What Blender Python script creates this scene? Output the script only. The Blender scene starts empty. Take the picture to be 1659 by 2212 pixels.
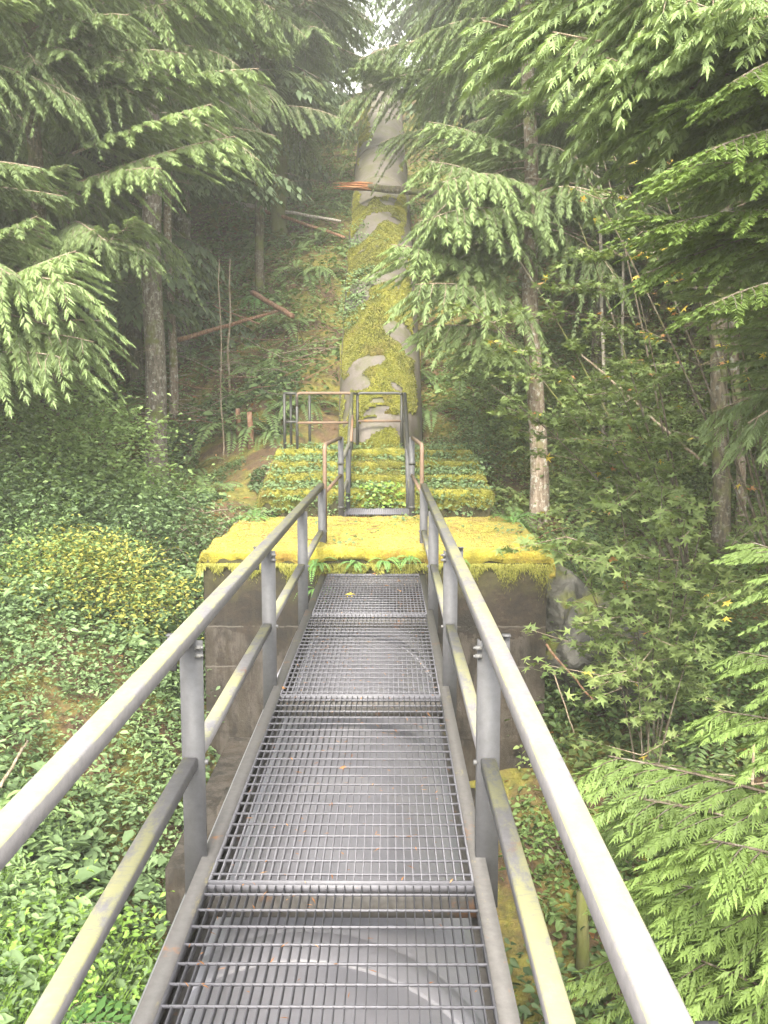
import bpy, math, random
import numpy as np
from mathutils import Vector, Matrix, noise

rng = np.random.default_rng(7)
random.seed(7)
R = math.radians
sc = bpy.context.scene
COL = sc.collection

# ------------------------------------------------------------------ camera
EYE = Vector((0.0, 0.0, 1.65))
PITCH, YAW = R(-6.30), R(0.36)
FPX, CX, CY = 2000.0, 829.5, 1106.0
cam_d = bpy.data.cameras.new("camera")
cam_d.sensor_fit = 'VERTICAL'
cam_d.sensor_height = 36.0
cam_d.lens = 36.0 * FPX / 2212.0
cam_d.clip_start = 0.05
cam_d.clip_end = 600
cam = bpy.data.objects.new("camera", cam_d)
COL.objects.link(cam)
cam.location = EYE
cam.rotation_euler = (R(90) + PITCH, 0, YAW)
sc.camera = cam
CAMR = cam.rotation_euler.to_matrix()

# ------------------------------------------------------------------ sky, sun, exposure
SUN_EL, SUN_AZ = R(42), R(186)          # azimuth from +Y towards +X
world = bpy.data.worlds.new("World")
sc.world = world
world.use_nodes = True
nt = world.node_tree
bg = nt.nodes["Background"]
sky = nt.nodes.new("ShaderNodeTexSky")
sky.sky_type = 'NISHITA'
sky.sun_disc = False
sky.sun_elevation = SUN_EL
sky.sun_rotation = SUN_AZ
sky.dust_density = 4.0
sky.air_density = 1.0
hsv = nt.nodes.new("ShaderNodeHueSaturation")
hsv.inputs["Saturation"].default_value = 0.10       # overcast: nearly grey
nt.links.new(sky.outputs[0], hsv.inputs["Color"])
wt = nt.nodes.new("ShaderNodeMix"); wt.data_type = 'RGBA'; wt.blend_type = 'MULTIPLY'
wt.inputs[0].default_value = 1.0; wt.inputs[7].default_value = (1.0, 0.985, 0.93, 1)
nt.links.new(hsv.outputs[0], wt.inputs[6]); nt.links.new(wt.outputs[2], bg.inputs["Color"])
bg.inputs["Strength"].default_value = 0.15
sun_d = bpy.data.lights.new("sun", 'SUN')
sun_d.energy = 1.5
sun_d.angle = R(14)
sun_d.color = (1.0, 0.91, 0.70)
sun = bpy.data.objects.new("sun", sun_d)
COL.objects.link(sun)
sd = Vector((math.sin(SUN_AZ) * math.cos(SUN_EL), math.cos(SUN_AZ) * math.cos(SUN_EL), math.sin(SUN_EL)))
sun.rotation_euler = sd.to_track_quat('Z', 'Y').to_euler()
sc.view_settings.view_transform = 'Standard'
sc.view_settings.look = 'None'
sc.view_settings.gamma = 1
sc.view_settings.use_curve_mapping = False
sc.view_settings.exposure = 2.78
sc.render.engine = 'CYCLES'
sc.cycles.use_denoising = True
sc.cycles.max_bounces = 8
sc.cycles.diffuse_bounces = 6
sc.cycles.glossy_bounces = 3
sc.cycles.transmission_bounces = 4
sc.cycles.volume_bounces = 1

def at(x, y, Y):
    """world point at depth Y that stands at this place of the photograph"""
    d = CAMR @ Vector(((x - CX) / FPX, (CY - y) / FPX, -1.0))
    return EYE + d * ((Y - EYE.y) / d.y)

# ------------------------------------------------------------------ helpers
def link(o, parent=None):
    COL.objects.link(o)
    if parent is not None:
        o.parent = parent
    return o

def tag(o, label=None, cat=None, group=None, kind=None):
    if label: o['label'] = label
    if cat: o['category'] = cat
    if group: o['group'] = group
    if kind: o['kind'] = kind
    return o

def empty(name, loc, label, cat, group=None, rz=0.0):
    o = bpy.data.objects.new(name, None)
    o.empty_display_size = 0.2
    o.location = loc
    o.rotation_euler = (0, 0, rz)
    link(o)
    return tag(o, label, cat, group)

def np_mesh(name, V, F, mats, midx=None, tint=None, smooth=False):
    """V (n,3); F list of arrays (m,3) / (m,4)"""
    me = bpy.data.meshes.new(name)
    if not isinstance(F, (list, tuple)):
        F = [F]
    F = [np.asarray(f, dtype=np.int32) for f in F if len(f)]
    V = np.asarray(V, dtype=np.float32)
    nl = sum(f.size for f in F)
    npoly = sum(len(f) for f in F)
    me.vertices.add(len(V))
    me.vertices.foreach_set("co", V.ravel())
    me.loops.add(nl)
    me.loops.foreach_set("vertex_index", np.concatenate([f.ravel() for f in F]))
    me.polygons.add(npoly)
    tot = np.concatenate([np.full(len(f), f.shape[1], np.int32) for f in F])
    st = np.concatenate([[0], np.cumsum(tot)[:-1]]).astype(np.int32)
    me.polygons.foreach_set("loop_start", st)
    me.polygons.foreach_set("loop_total", tot)
    if midx is not None:
        me.polygons.foreach_set("material_index", np.asarray(midx, np.int32))
    if smooth:
        me.polygons.foreach_set("use_smooth", np.ones(npoly, bool))
    for m in (mats if isinstance(mats, (list, tuple)) else [mats]):
        me.materials.append(m)
    if tint is not None:
        a = me.attributes.new("tint", 'FLOAT', 'POINT')
        a.data.foreach_set("value", np.asarray(tint, np.float32))
    me.update(calc_edges=True)
    return me

class MB:
    """collects boxes, tubes and sheets into one mesh"""
    def __init__(s):
        s.V, s.Q, s.T, s.n, s.tint = [], [], [], 0, []
    def add(s, V, Q=None, T=None, tint=0.5):
        V = np.asarray(V, float)
        s.V.append(V)
        if Q is not None and len(Q): s.Q.append(np.asarray(Q) + s.n)
        if T is not None and len(T): s.T.append(np.asarray(T) + s.n)
        s.n += len(V)
        s.tint.append(np.full(len(V), tint) if np.isscalar(tint) else tint)
    def box(s, a, b):
        (x0, y0, z0), (x1, y1, z1) = a, b
        V = [(x0,y0,z0),(x1,y0,z0),(x1,y1,z0),(x0,y1,z0),(x0,y0,z1),(x1,y0,z1),(x1,y1,z1),(x0,y1,z1)]
        s.add(V, [(0,3,2,1),(4,5,6,7),(0,1,5,4),(1,2,6,5),(2,3,7,6),(3,0,4,7)])
    def bevel_bar(s, p, q, w, h, c=0.006, up=(0,0,1)):
        """bar with chamfered long edges from p to q, w wide, h high"""
        p, q = Vector(p), Vector(q)
        d = (q - p).normalized(); u = Vector(up)
        r = d.cross(u).normalized(); u = r.cross(d)
        prof = [(-w/2+c,-h/2),(w/2-c,-h/2),(w/2,-h/2+c),(w/2,h/2-c),(w/2-c,h/2),(-w/2+c,h/2),(-w/2,h/2-c),(-w/2,-h/2+c)]
        V = [tuple(e + r*a + u*b) for e in (p, q) for a, b in prof]
        Q = [(i, (i+1) % 8, 8 + (i+1) % 8, 8 + i) for i in range(8)]
        T = [(0, i+1, i) for i in range(1, 7)] + [(8, 8+i, 8+i+1) for i in range(1, 7)]
        s.add(V, Q, T)
    def tube(s, pts, rad, n=8, cap=True, tint=0.5):
        pts = [Vector(p) for p in pts]
        m = len(pts)
        rad = [rad] * m if np.isscalar(rad) else list(rad)
        V = []; ref = None
        for i, p in enumerate(pts):
            d = (pts[min(i+1, m-1)] - pts[max(i-1, 0)]).normalized()
            if ref is None:
                ref = Vector((0, 0, 1)) if abs(d.z) < 0.9 else Vector((1, 0, 0))
            a = d.cross(ref)
            if a.length < 1e-4: a = d.cross(Vector((0, 1, 0.3)))
            a.normalize(); b = a.cross(d).normalized(); ref = b
            for k in range(n):
                t = 2 * math.pi * k / n
                V.append(tuple(p + (a * math.cos(t) + b * math.sin(t)) * rad[i]))
        Q = [(i*n+k, i*n+(k+1) % n, (i+1)*n+(k+1) % n, (i+1)*n+k) for i in range(m-1) for k in range(n)]
        T = []
        if cap:
            V.append(tuple(pts[0])); V.append(tuple(pts[-1]))
            c0 = m*n
            T = [(c0, (k+1) % n, k) for k in range(n)] + [(c0+1, (m-1)*n+k, (m-1)*n+(k+1) % n) for k in range(n)]
        s.add(V, Q, T, tint)
    def build(s, name, mat, parent=None, smooth=False, loc=None):
        V = np.concatenate(s.V)
        if loc is not None: V = V - np.array(loc)
        me = np_mesh(name, V, [np.concatenate(x) for x in (s.Q, s.T) if x], mat, tint=np.concatenate(s.tint), smooth=smooth)
        o = bpy.data.objects.new(name, me)
        if loc is not None and parent is None: o.location = loc
        return link(o, parent)

def bez(p, q, sag=0.0, bow=(0, 0, 0), n=8):
    p, q, bow = Vector(p), Vector(q), Vector(bow)
    out = []
    for i in range(n + 1):
        t = i / n; k = 4 * t * (1 - t)
        out.append(p.lerp(q, t) + bow * k + Vector((0, 0, -sag * k)))
    return out

# ------------------------------------------------------------------ materials
def mat_new(name):
    m = bpy.data.materials.new(name)
    m.use_nodes = True
    return m, m.node_tree, m.node_tree.nodes["Principled BSDF"]

def N(t, kind, **kw):
    n = t.nodes.new(kind)
    for k, v in kw.items():
        if k.startswith('i_'):
            n.inputs[k[2:].replace('_', ' ')].default_value = v
        else:
            setattr(n, k, v)
    return n

def ramp(t, fac, stops, interp='LINEAR'):
    r = t.nodes.new("ShaderNodeValToRGB")
    r.color_ramp.interpolation = interp
    e = r.color_ramp.elements
    e[0].position, e[0].color = stops[0][0], (*stops[0][1], 1)
    e[1].position, e[1].color = stops[-1][0], (*stops[-1][1], 1)
    for p, c in stops[1:-1]:
        k = e.new(p); k.color = (*c, 1)
    t.links.new(fac, r.inputs[0])
    return r.outputs[0]

def nz(t, scale, detail=4, vec=None, rough=0.55, dist=0.0):
    n = N(t, "ShaderNodeTexNoise", i_Scale=scale, i_Detail=detail, i_Roughness=rough, i_Distortion=dist)
    if vec is not None: t.links.new(vec, n.inputs["Vector"])
    return n.outputs["Fac"]

def mix(t, fac, a, b, blend='MIX'):
    m = N(t, "ShaderNodeMix", data_type='RGBA', blend_type=blend)
    for s, v in ((0, fac), (6, a), (7, b)):
        if hasattr(v, 'is_linked') or hasattr(v, 'links'):
            t.links.new(v, m.inputs[s])
        else:
            m.inputs[s].default_value = v if s == 0 else (*v, 1)
    return m.outputs[2]

def mth(t, op, a, b=None, clamp=False):
    m = N(t, "ShaderNodeMath", operation=op, use_clamp=clamp)
    for s, v in ((0, a), (1, b)):
        if v is None: continue
        if hasattr(v, 'links'): t.links.new(v, m.inputs[s])
        else: m.inputs[s].default_value = v
    return m.outputs[0]

def bump(t, b, h, strength=0.5, dist=0.02):
    n = N(t, "ShaderNodeBump", i_Strength=strength, i_Distance=dist)
    t.links.new(h, n.inputs["Height"])
    t.links.new(n.outputs[0], b.inputs["Normal"])

def geo(t): return t.nodes.new("ShaderNodeNewGeometry")
def pos(t): return geo(t).outputs["Position"]
def scaled(t, v, s):
    m = N(t, "ShaderNodeMapping"); m.inputs["Scale"].default_value = s
    t.links.new(v, m.inputs["Vector"]); return m.outputs[0]
def up_z(t):
    s = t.nodes.new("ShaderNodeSeparateXYZ"); t.links.new(geo(t).outputs["True Normal"], s.inputs[0]); return s.outputs["Z"]

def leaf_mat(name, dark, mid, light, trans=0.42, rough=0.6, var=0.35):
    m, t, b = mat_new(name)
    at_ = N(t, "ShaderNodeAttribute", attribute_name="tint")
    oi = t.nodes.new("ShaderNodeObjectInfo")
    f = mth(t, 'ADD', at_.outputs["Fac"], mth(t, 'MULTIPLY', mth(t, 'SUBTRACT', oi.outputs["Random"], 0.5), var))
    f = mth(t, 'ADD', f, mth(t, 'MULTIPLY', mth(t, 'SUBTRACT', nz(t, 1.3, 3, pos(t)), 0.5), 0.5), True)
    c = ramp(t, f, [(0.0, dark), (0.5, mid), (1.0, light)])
    t.links.new(c, b.inputs["Base Color"])
    b.inputs["Roughness"].default_value = rough
    b.inputs["Specular IOR Level"].default_value = 0.35
    tr = t.nodes.new("ShaderNodeBsdfTranslucent")
    t.links.new(mix(t, 1.0, c, (1.0, 1.0, 0.62), 'MULTIPLY'), tr.inputs[0])
    mx = t.nodes.new("ShaderNodeMixShader"); mx.inputs[0].default_value = trans
    t.links.new(b.outputs[0], mx.inputs[1]); t.links.new(tr.outputs[0], mx.inputs[2])
    t.links.new(mx.outputs[0], t.nodes["Material Output"].inputs[0])
    return m

M = {}
M['cedar'] = leaf_mat("cedar foliage", (0.058, 0.077, 0.036), (0.124, 0.170, 0.078), (0.235, 0.315, 0.135))
M['hemlock'] = leaf_mat("hemlock foliage", (0.052, 0.078, 0.024), (0.115, 0.17, 0.048), (0.215, 0.31, 0.09))
M['far'] = leaf_mat("distant foliage", (0.042, 0.060, 0.034), (0.092, 0.13, 0.072), (0.15, 0.21, 0.115))
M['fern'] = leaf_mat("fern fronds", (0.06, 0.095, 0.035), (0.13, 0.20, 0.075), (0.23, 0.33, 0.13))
M['fern_bright'] = leaf_mat("bright fern fronds", (0.06, 0.13, 0.04), (0.13, 0.27, 0.08), (0.24, 0.42, 0.12))  # greener, brighter leaf colour for the broad fronds
M['ivy'] = leaf_mat("blue green ground leaves", (0.045, 0.075, 0.035), (0.12, 0.185, 0.085), (0.24, 0.34, 0.16), rough=0.6)
M['glossy'] = leaf_mat("glossy shrub leaves", (0.04, 0.07, 0.025), (0.10, 0.16, 0.05), (0.18, 0.27, 0.09), rough=0.5)
M['shrub'] = leaf_mat("light shrub leaves", (0.06, 0.12, 0.025), (0.15, 0.26, 0.05), (0.28, 0.42, 0.09))
M['shrub_pale'] = leaf_mat("pale shrub leaves", (0.09, 0.15, 0.05), (0.19, 0.28, 0.10), (0.32, 0.43, 0.17))
M['maple'] = leaf_mat("maple leaves", (0.07, 0.105, 0.035), (0.16, 0.22, 0.075), (0.29, 0.35, 0.13))
M['yellow'] = leaf_mat("yellow autumn leaves", (0.30, 0.24, 0.03), (0.55, 0.42, 0.06), (0.75, 0.58, 0.18), rough=0.6)
M['yelgreen'] = leaf_mat("yellowing leaves", (0.16, 0.18, 0.04), (0.32, 0.31, 0.07), (0.55, 0.47, 0.14))
M['dry'] = leaf_mat("dry leaves", (0.22, 0.09, 0.03), (0.42, 0.20, 0.08), (0.62, 0.38, 0.2), rough=0.7)
M['deadfern'] = leaf_mat("dead fern", (0.13, 0.05, 0.02), (0.22, 0.09, 0.035), (0.33, 0.15, 0.06), rough=0.8)

def bark(name, c1, c2, c3, spots=0.35, moss=0.0):
    m, t, b = mat_new(name)
    p = pos(t)
    v = scaled(t, p, (1, 1, 0.25))
    n1 = nz(t, 26, 8, v, 0.8)
    c = ramp(t, n1, [(0.38, c1), (0.5, c2), (0.64, c3)])
    n2 = nz(t, 13, 5, p, 0.7)
    s = ramp(t, n2, [(0.54, (0, 0, 0)), (0.60, (spots,) * 3)])
    c = mix(t, s, c, (0.42, 0.42, 0.38))
    if moss > 0:
        n3 = nz(t, 3.0, 4, p)
        s3 = ramp(t, n3, [(0.62 - moss * 0.4, (0, 0, 0)), (0.75 - moss * 0.3, (1, 1, 1))])
        c = mix(t, s3, c, (0.10, 0.11, 0.025))
    t.links.new(c, b.inputs["Base Color"])
    b.inputs["Roughness"].default_value = 0.9
    bump(t, b, n1, 0.9, 0.02)
    return m
M['bark'] = bark("grey fir bark", (0.05, 0.04, 0.032), (0.12, 0.098, 0.08), (0.24, 0.21, 0.18), 0.5, 0.15)
M['bark_pale'] = bark("pale lichen bark", (0.10, 0.07, 0.05), (0.19, 0.145, 0.11), (0.33, 0.28, 0.23), 0.75, 0.12)
M['bark_dark'] = bark("dark wet bark", (0.03, 0.025, 0.018), (0.075, 0.06, 0.04), (0.15, 0.12, 0.085), 0.25, 0.35)
M['bark_moss'] = bark("mossy bark", (0.05, 0.045, 0.025), (0.10, 0.09, 0.04), (0.18, 0.16, 0.08), 0.1, 0.8)
M['twig'] = bark("twig bark", (0.10, 0.07, 0.045), (0.22, 0.17, 0.12), (0.36, 0.30, 0.23), 0.3)
M['twig_dark'] = bark("dark twig bark", (0.04, 0.03, 0.022), (0.09, 0.07, 0.05), (0.16, 0.13, 0.1), 0.2, 0.1)
M['deadwood'] = bark("red brown dead wood", (0.09, 0.04, 0.025), (0.20, 0.10, 0.06), (0.33, 0.20, 0.13), 0.15)
M['silverwood'] = bark("bleached dead wood", (0.2, 0.17, 0.14), (0.36, 0.32, 0.28), (0.55, 0.5, 0.45), 0.5)

m, t, b = mat_new("splintered orange wood")
p = scaled(t, pos(t), (0.35, 3, 3))
c = ramp(t, nz(t, 16, 5, p, 0.7), [(0.35, (0.09, 0.03, 0.012)), (0.5, (0.26, 0.10, 0.035)), (0.68, (0.42, 0.24, 0.11))])
t.links.new(c, b.inputs["Base Color"]); b.inputs["Roughness"].default_value = 0.8
bump(t, b, nz(t, 30, 4, p), 0.8, 0.02)
M['splinter'] = m

# moss: yellow green cushions, browner patches of its own
def moss_mat(name, a, bb, c_, brown, amt=0.5):
    m, t, b = mat_new(name)
    p = pos(t)
    n1 = nz(t, 5, 6, p, 0.6)
    col = ramp(t, n1, [(0.30, a), (0.50, bb), (0.70, c_)])
    n2 = nz(t, 1.7, 5, p, 0.6, 0.6)
    s = ramp(t, n2, [(0.62 - 0.12 * amt, (0, 0, 0)), (0.74 - 0.1 * amt, (0.85,) * 3)])
    col = mix(t, s, col, brown)
    n3 = nz(t, 60, 4, p, 0.7)
    col = mix(t, 0.55, col, ramp(t, n3, [(0.3, (0.35, 0.35, 0.35)), (0.7, (1, 1, 1))]), 'MULTIPLY')
    t.links.new(col, b.inputs["Base Color"])
    b.inputs["Roughness"].default_value = 0.95
    b.inputs["Specular IOR Level"].default_value = 0.1
    b.inputs["Sheen Weight"].default_value = 0.3
    b.inputs["Sheen Tint"].default_value = (0.9, 0.9, 0.4, 1)
    h = mth(t, 'ADD', mth(t, 'MULTIPLY', n3, 0.5), nz(t, 22, 4, p, 0.6))
    bump(t, b, h, 1.0, 0.03)
    return m
M['moss'] = moss_mat("bright yellow moss", (0.12, 0.105, 0.014), (0.25, 0.215, 0.028), (0.37, 0.32, 0.06), (0.19, 0.095, 0.03), 1.1)
M['moss_pipe'] = moss_mat("olive yellow moss", (0.055, 0.06, 0.010), (0.12, 0.125, 0.018), (0.20, 0.19, 0.03), (0.10, 0.065, 0.025), 0.8)
M['moss_step'] = moss_mat("green step moss", (0.07, 0.08, 0.015), (0.17, 0.17, 0.028), (0.28, 0.26, 0.05), (0.13, 0.08, 0.03), 0.7)

# forest floor
m, t, b = mat_new("forest floor")
p = pos(t)
n1 = nz(t, 0.55, 5, p, 0.6); n2 = nz(t, 9, 6, p, 0.7); n3 = nz(t, 1.4, 4, p, 0.6, 0.5)
c = ramp(t, n2, [(0.3, (0.035, 0.022, 0.012)), (0.55, (0.085, 0.05, 0.025)), (0.8, (0.17, 0.10, 0.05))])
g = ramp(t, n2, [(0.3, (0.05, 0.06, 0.01)), (0.7, (0.20, 0.17, 0.03))])
s = ramp(t, n3, [(0.42, (0, 0, 0)), (0.58, (1, 1, 1))])
c = mix(t, s, c, g)
t.links.new(c, b.inputs["Base Color"]); b.inputs["Roughness"].default_value = 0.95
bump(t, b, n2, 1.0, 0.06)
M['floor'] = m

# concrete with dark stains and pour lines
m, t, b = mat_new("stained concrete")
p = pos(t)
n1 = nz(t, 2.2, 8, scaled(t, p, (1, 1, 1.6)), 0.72, 0.5); n2 = nz(t, 26, 6, p, 0.8); n5 = nz(t, 7, 7, scaled(t, p, (1, 1, 0.35)), 0.75)
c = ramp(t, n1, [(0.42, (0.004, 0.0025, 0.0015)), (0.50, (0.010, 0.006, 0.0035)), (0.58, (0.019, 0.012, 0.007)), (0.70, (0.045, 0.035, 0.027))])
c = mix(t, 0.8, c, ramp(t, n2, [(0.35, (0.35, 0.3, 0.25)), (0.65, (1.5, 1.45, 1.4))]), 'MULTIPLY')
sx = t.nodes.new("ShaderNodeSeparateXYZ"); t.links.new(p, sx.inputs[0])
pale = mth(t, 'MULTIPLY', mth(t, 'LESS_THAN', mth(t, 'ADD', sx.outputs["Z"], mth(t, 'MULTIPLY', nz(t, 1.8, 6, p, 0.6), 1.4)), 0.05), ramp(t, n5, [(0.44, (0, 0, 0)), (0.56, (0.85,) * 3)]))
c = mix(t, pale, c, (0.045, 0.037, 0.032))
st_ = ramp(t, nz(t, 3.5, 6, scaled(t, p, (2.2, 2.2, 0.10)), 0.7), [(0.53, (0, 0, 0)), (0.62, (0.7,) * 3)])
c = mix(t, st_, c, (0.016, 0.011, 0.006))
for zc in (-0.56, -0.98):
    ln = mth(t, 'LESS_THAN', mth(t, 'ABSOLUTE', mth(t, 'ADD', mth(t, 'ADD', sx.outputs["Z"], mth(t, 'MULTIPLY', nz(t, 9, 3, p), 0.03)), -zc - 0.015 + 0.03 * (zc > -0.2))), 0.007)
    ln = mth(t, 'MULTIPLY', ln, ramp(t, nz(t, 2.6, 5, scaled(t, p, (1, 1, 0.1)), 0.7), [(0.46, (0, 0, 0)), (0.54, (0.8,) * 3)]))
    c = mix(t, ln, c, (0.07, 0.062, 0.055))
hm = mth(t, 'ADD', sx.outputs["Z"], mth(t, 'MULTIPLY', nz(t, 3.4, 7, p, 0.7), 1.1))
gm = ramp(t, hm, [(0.32, (0, 0, 0)), (0.58, (0.95,) * 3)])
c = mix(t, gm, c, mix(t, n2, (0.008, 0.008, 0.003), (0.055, 0.048, 0.010)))
t.links.new(c, b.inputs["Base Color"]); b.inputs["Roughness"].default_value = 0.85
bump(t, b, n2, 0.9, 0.015)
M['concrete'] = m

m, t, b = mat_new("pale grey concrete pipe")
p = pos(t)
n1 = nz(t, 1.5, 6, p, 0.6); n2 = nz(t, 26, 5, p, 0.7); n3 = nz(t, 6, 5, scaled(t, p, (1, 0.5, 0.5)), 0.7)
c = ramp(t, n1, [(0.3, (0.070, 0.060, 0.055)), (0.6, (0.115, 0.10, 0.092)), (0.8, (0.16, 0.14, 0.13))])
sp = ramp(t, n3, [(0.55, (0, 0, 0)), (0.61, (0.8,) * 3)])
c = mix(t, sp, c, (0.075, 0.065, 0.045))
al = ramp(t, nz(t, 2.4, 7, p, 0.7, 0.4), [(0.47, (0, 0, 0)), (0.60, (0.7,) * 3)])
c = mix(t, al, c, (0.075, 0.078, 0.03))
c = mix(t, 0.4, c, ramp(t, n2, [(0.3, (0.6,) * 3), (0.7, (1,) * 3)]), 'MULTIPLY')
t.links.new(c, b.inputs["Base Color"]); b.inputs["Roughness"].default_value = 0.75
bump(t, b, n2, 0.4, 0.01)
M['pipe'] = m

m, t, b = mat_new("dark coated steel pipe")
p = pos(t)
c = ramp(t, nz(t, 3, 5, p, 0.6), [(0.3, (0.13, 0.13, 0.155)), (0.6, (0.165, 0.163, 0.19)), (0.8, (0.20, 0.195, 0.21))])
t.links.new(c, b.inputs["Base Color"])
rr = ramp(t, nz(t, 5, 4, p), [(0.35, (0.38,) * 3), (0.7, (0.65,) * 3)])
t.links.new(rr, b.inputs["Roughness"]); bump(t, b, nz(t, 40, 3, p), 0.15, 0.005)
M['steelpipe'] = m

def steel(name, base, lichen, top_amt, rust=0.25, rough=0.5, metal=0.25):
    m, t, b = mat_new(name)
    p = pos(t)
    n2 = nz(t, 30, 5, p, 0.7); n1 = nz(t, 3.4, 10, scaled(t, p, (2.0, 0.8, 1.0)), 0.8)
    c = ramp(t, n2, [(0.3, tuple(x * 0.8 for x in base)), (0.7, tuple(x * 1.15 for x in base))])
    if top_amt > 0:
        up = mth(t, 'GREATER_THAN', up_z(t), 0.5)
        s = ramp(t, n1, [(0.62 - 0.2 * top_amt, (0, 0, 0)), (0.67 - 0.16 * top_amt, (0.9,) * 3)])
        s = mth(t, 'MULTIPLY', mth(t, 'MULTIPLY', s, up), ramp(t, nz(t, 45, 3, scaled(t, p, (0.5, 2.2, 1)), 0.7), [(0.3, (0.3,) * 3), (0.5, (1,) * 3)]))
        c = mix(t, s, c, lichen)
    if rust > 0:
        n4 = nz(t, 3.3, 5, p, 0.75, 0.3)
        s = ramp(t, n4, [(0.72 - 0.25 * rust, (0, 0, 0)), (0.80 - 0.25 * rust, (0.8,) * 3)])
        c = mix(t, s, c, (0.19, 0.085, 0.035))
    t.links.new(c, b.inputs["Base Color"])
    b.inputs["Roughness"].default_value = rough
    b.inputs["Metallic"].default_value = metal
    bump(t, b, n2, 0.25, 0.004)
    return m
M['rail'] = steel("weathered galvanised rail", (0.125, 0.12, 0.132), (0.205, 0.20, 0.105), 0.85, 0.22, 0.6, 0.0)
M['post'] = steel("grey galvanised post", (0.058, 0.058, 0.065), (0.3, 0.3, 0.12), 0.0, 0.10, 0.65, 0.0)
M['stringer'] = steel("stringer steel", (0.085, 0.08, 0.08), (0.16, 0.14, 0.08), 0.2, 0.5, 0.7, 0.0)
M['grating'] = steel("galvanised grating", (0.082, 0.081, 0.097), (0.3, 0.3, 0.2), 0.0, 0.05, 0.65, 0.0)
M['bolt'] = steel("zinc bolt", (0.10, 0.10, 0.105), (0.5, 0.5, 0.3), 0, 0.0, 0.6, 0.1)
M['tube_rust'] = steel("rusty orange tube", (0.13, 0.085, 0.06), (0.3, 0.27, 0.12), 0.3, 0.6, 0.75, 0.0)
M['tube_dark'] = steel("dark tube", (0.04, 0.04, 0.04), (0.12, 0.12, 0.05), 0.3, 0.4, 0.55, 0.1)
M['flatrail'] = steel("flat rail steel", (0.08, 0.078, 0.065), (0.2, 0.2, 0.09), 0.5, 0.3, 0.6, 0.1)

m, t, b = mat_new("grey rock")
p = pos(t)
n1 = nz(t, 4, 6, p, 0.65)
c = ramp(t, n1, [(0.3, (0.03, 0.03, 0.028)), (0.55, (0.075, 0.072, 0.066)), (0.75, (0.15, 0.145, 0.135))])
s = mth(t, 'MULTIPLY', mth(t, 'GREATER_THAN', up_z(t), 0.35), ramp(t, nz(t, 2.5, 5, p), [(0.45, (0,) * 3), (0.6, (1,) * 3)]))
c = mix(t, s, c, (0.10, 0.11, 0.02))
t.links.new(c, b.inputs["Base Color"]); b.inputs["Roughness"].default_value = 0.85
bump(t, b, n1, 0.8, 0.05)
M['rock'] = m

# ------------------------------------------------------------------ terrain
PIPE = [(14.6, 0.90), (15.1, 1.205), (16.5, 2.18), (18.8, 3.74), (22.3, 5.70), (28.0, 8.90), (38.0, 14.5), (43.5, 17.0), (52.0, 17.6)]
def pipe_z(Y):
    return float(np.interp(Y, [a for a, _ in PIPE], [b_ for _, b_ in PIPE]))
CP = [(-1.5,2,-2.7),(-4,2,-2.3),(-8,2,-1.4),(-2,5.5,-2.1),(-4,6,-1.6),(-8,6,-0.9),(-13,4,0.2),(-2.4,9.0,-1.25),(-1.5,9,-2.3),(-1.4,7,-2.5),(-4,9.5,-0.55),(-8,10,0.1),
      (-2.4,12,-0.05),(-5,12.5,-0.05),(-4,16,0.1),(-8,16,1.0),(-2.2,15,0.6),(-14,12,1.5),(-14,20,4.0),(-20,8,3),(-1.5,18,2.3),(-4.5,18.5,1.5),
      (-1.6,22,4.5),(-5,22,3.4),(-9,22,3.6),(-1.6,27,7.4),(-6,27,6.2),(-11,28,7.5),(0,38,13.2),(-8,37,12.2),(-16,34,12),(0,44,16.0),(-10,45,15.9),(9,45,16.5),
      (0,58,16.5),(-22,45,17.5),(22,45,18),(-22,58,17),(22,58,18),(-24,25,9),(24,25,9),(-25,-5,3),(25,-5,3),(-5,-8,-2),(5,-8,-2),
      (2.3,14,-0.1),(1.9,15.5,0.5),(4.5,14,0.0),(2.6,11,-1.1),(4.5,11,-0.7),(2.2,9,-2.1),(4,8,-2.0),(2,5,-2.9),(4.5,5,-2.5),(8,8,-1.0),(8,12,0.3),(6.5,16,1.2),
      (1.8,18,2.4),(6,20,3.4),(1.6,22,4.7),(6,27,7.6),(11,20,4.6),(14,12,2.2),(3,30,8.8),(9,36,13),(0,0,-3.2),(0,5,-2.9),(-0.3,8.8,-2.4),(0,12,-1.0),(0,15,0.2),(0,18.5,2.2),(0,22,4.3),(0,28,7.6),(16,2,0.5)]
CPa = np.array(CP, float)
def tps(r2):
    return 0.5 * r2 * np.log(r2 + 1e-9)
_n = len(CPa)
_A = np.zeros((_n + 3, _n + 3))
_d2 = ((CPa[:, None, :2] - CPa[None, :, :2]) ** 2).sum(-1)
_A[:_n, :_n] = tps(_d2) + np.eye(_n) * 0.02
_A[:_n, _n:] = np.c_[np.ones(_n), CPa[:, :2]]
_A[_n:, :_n] = _A[:_n, _n:].T
_w = np.linalg.solve(_A, np.r_[CPa[:, 2], 0, 0, 0])
def wob(x, y):
    return (0.10 * np.sin(x * 1.7 + 1.3 * np.sin(y * 0.9)) * np.cos(y * 1.5 + x * 0.4) + 0.05 * np.sin(x * 4.1 + y * 2.3) * np.sin(y * 3.7 - x)
            + 0.02 * np.sin(x * 9.3 - y * 7.1) + 0.25 * np.sin(x * 0.41 + 0.7) * np.sin(y * 0.33) * (np.abs(x) > 3) * np.clip((np.abs(x) - 3) / 4, 0, 1))
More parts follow.
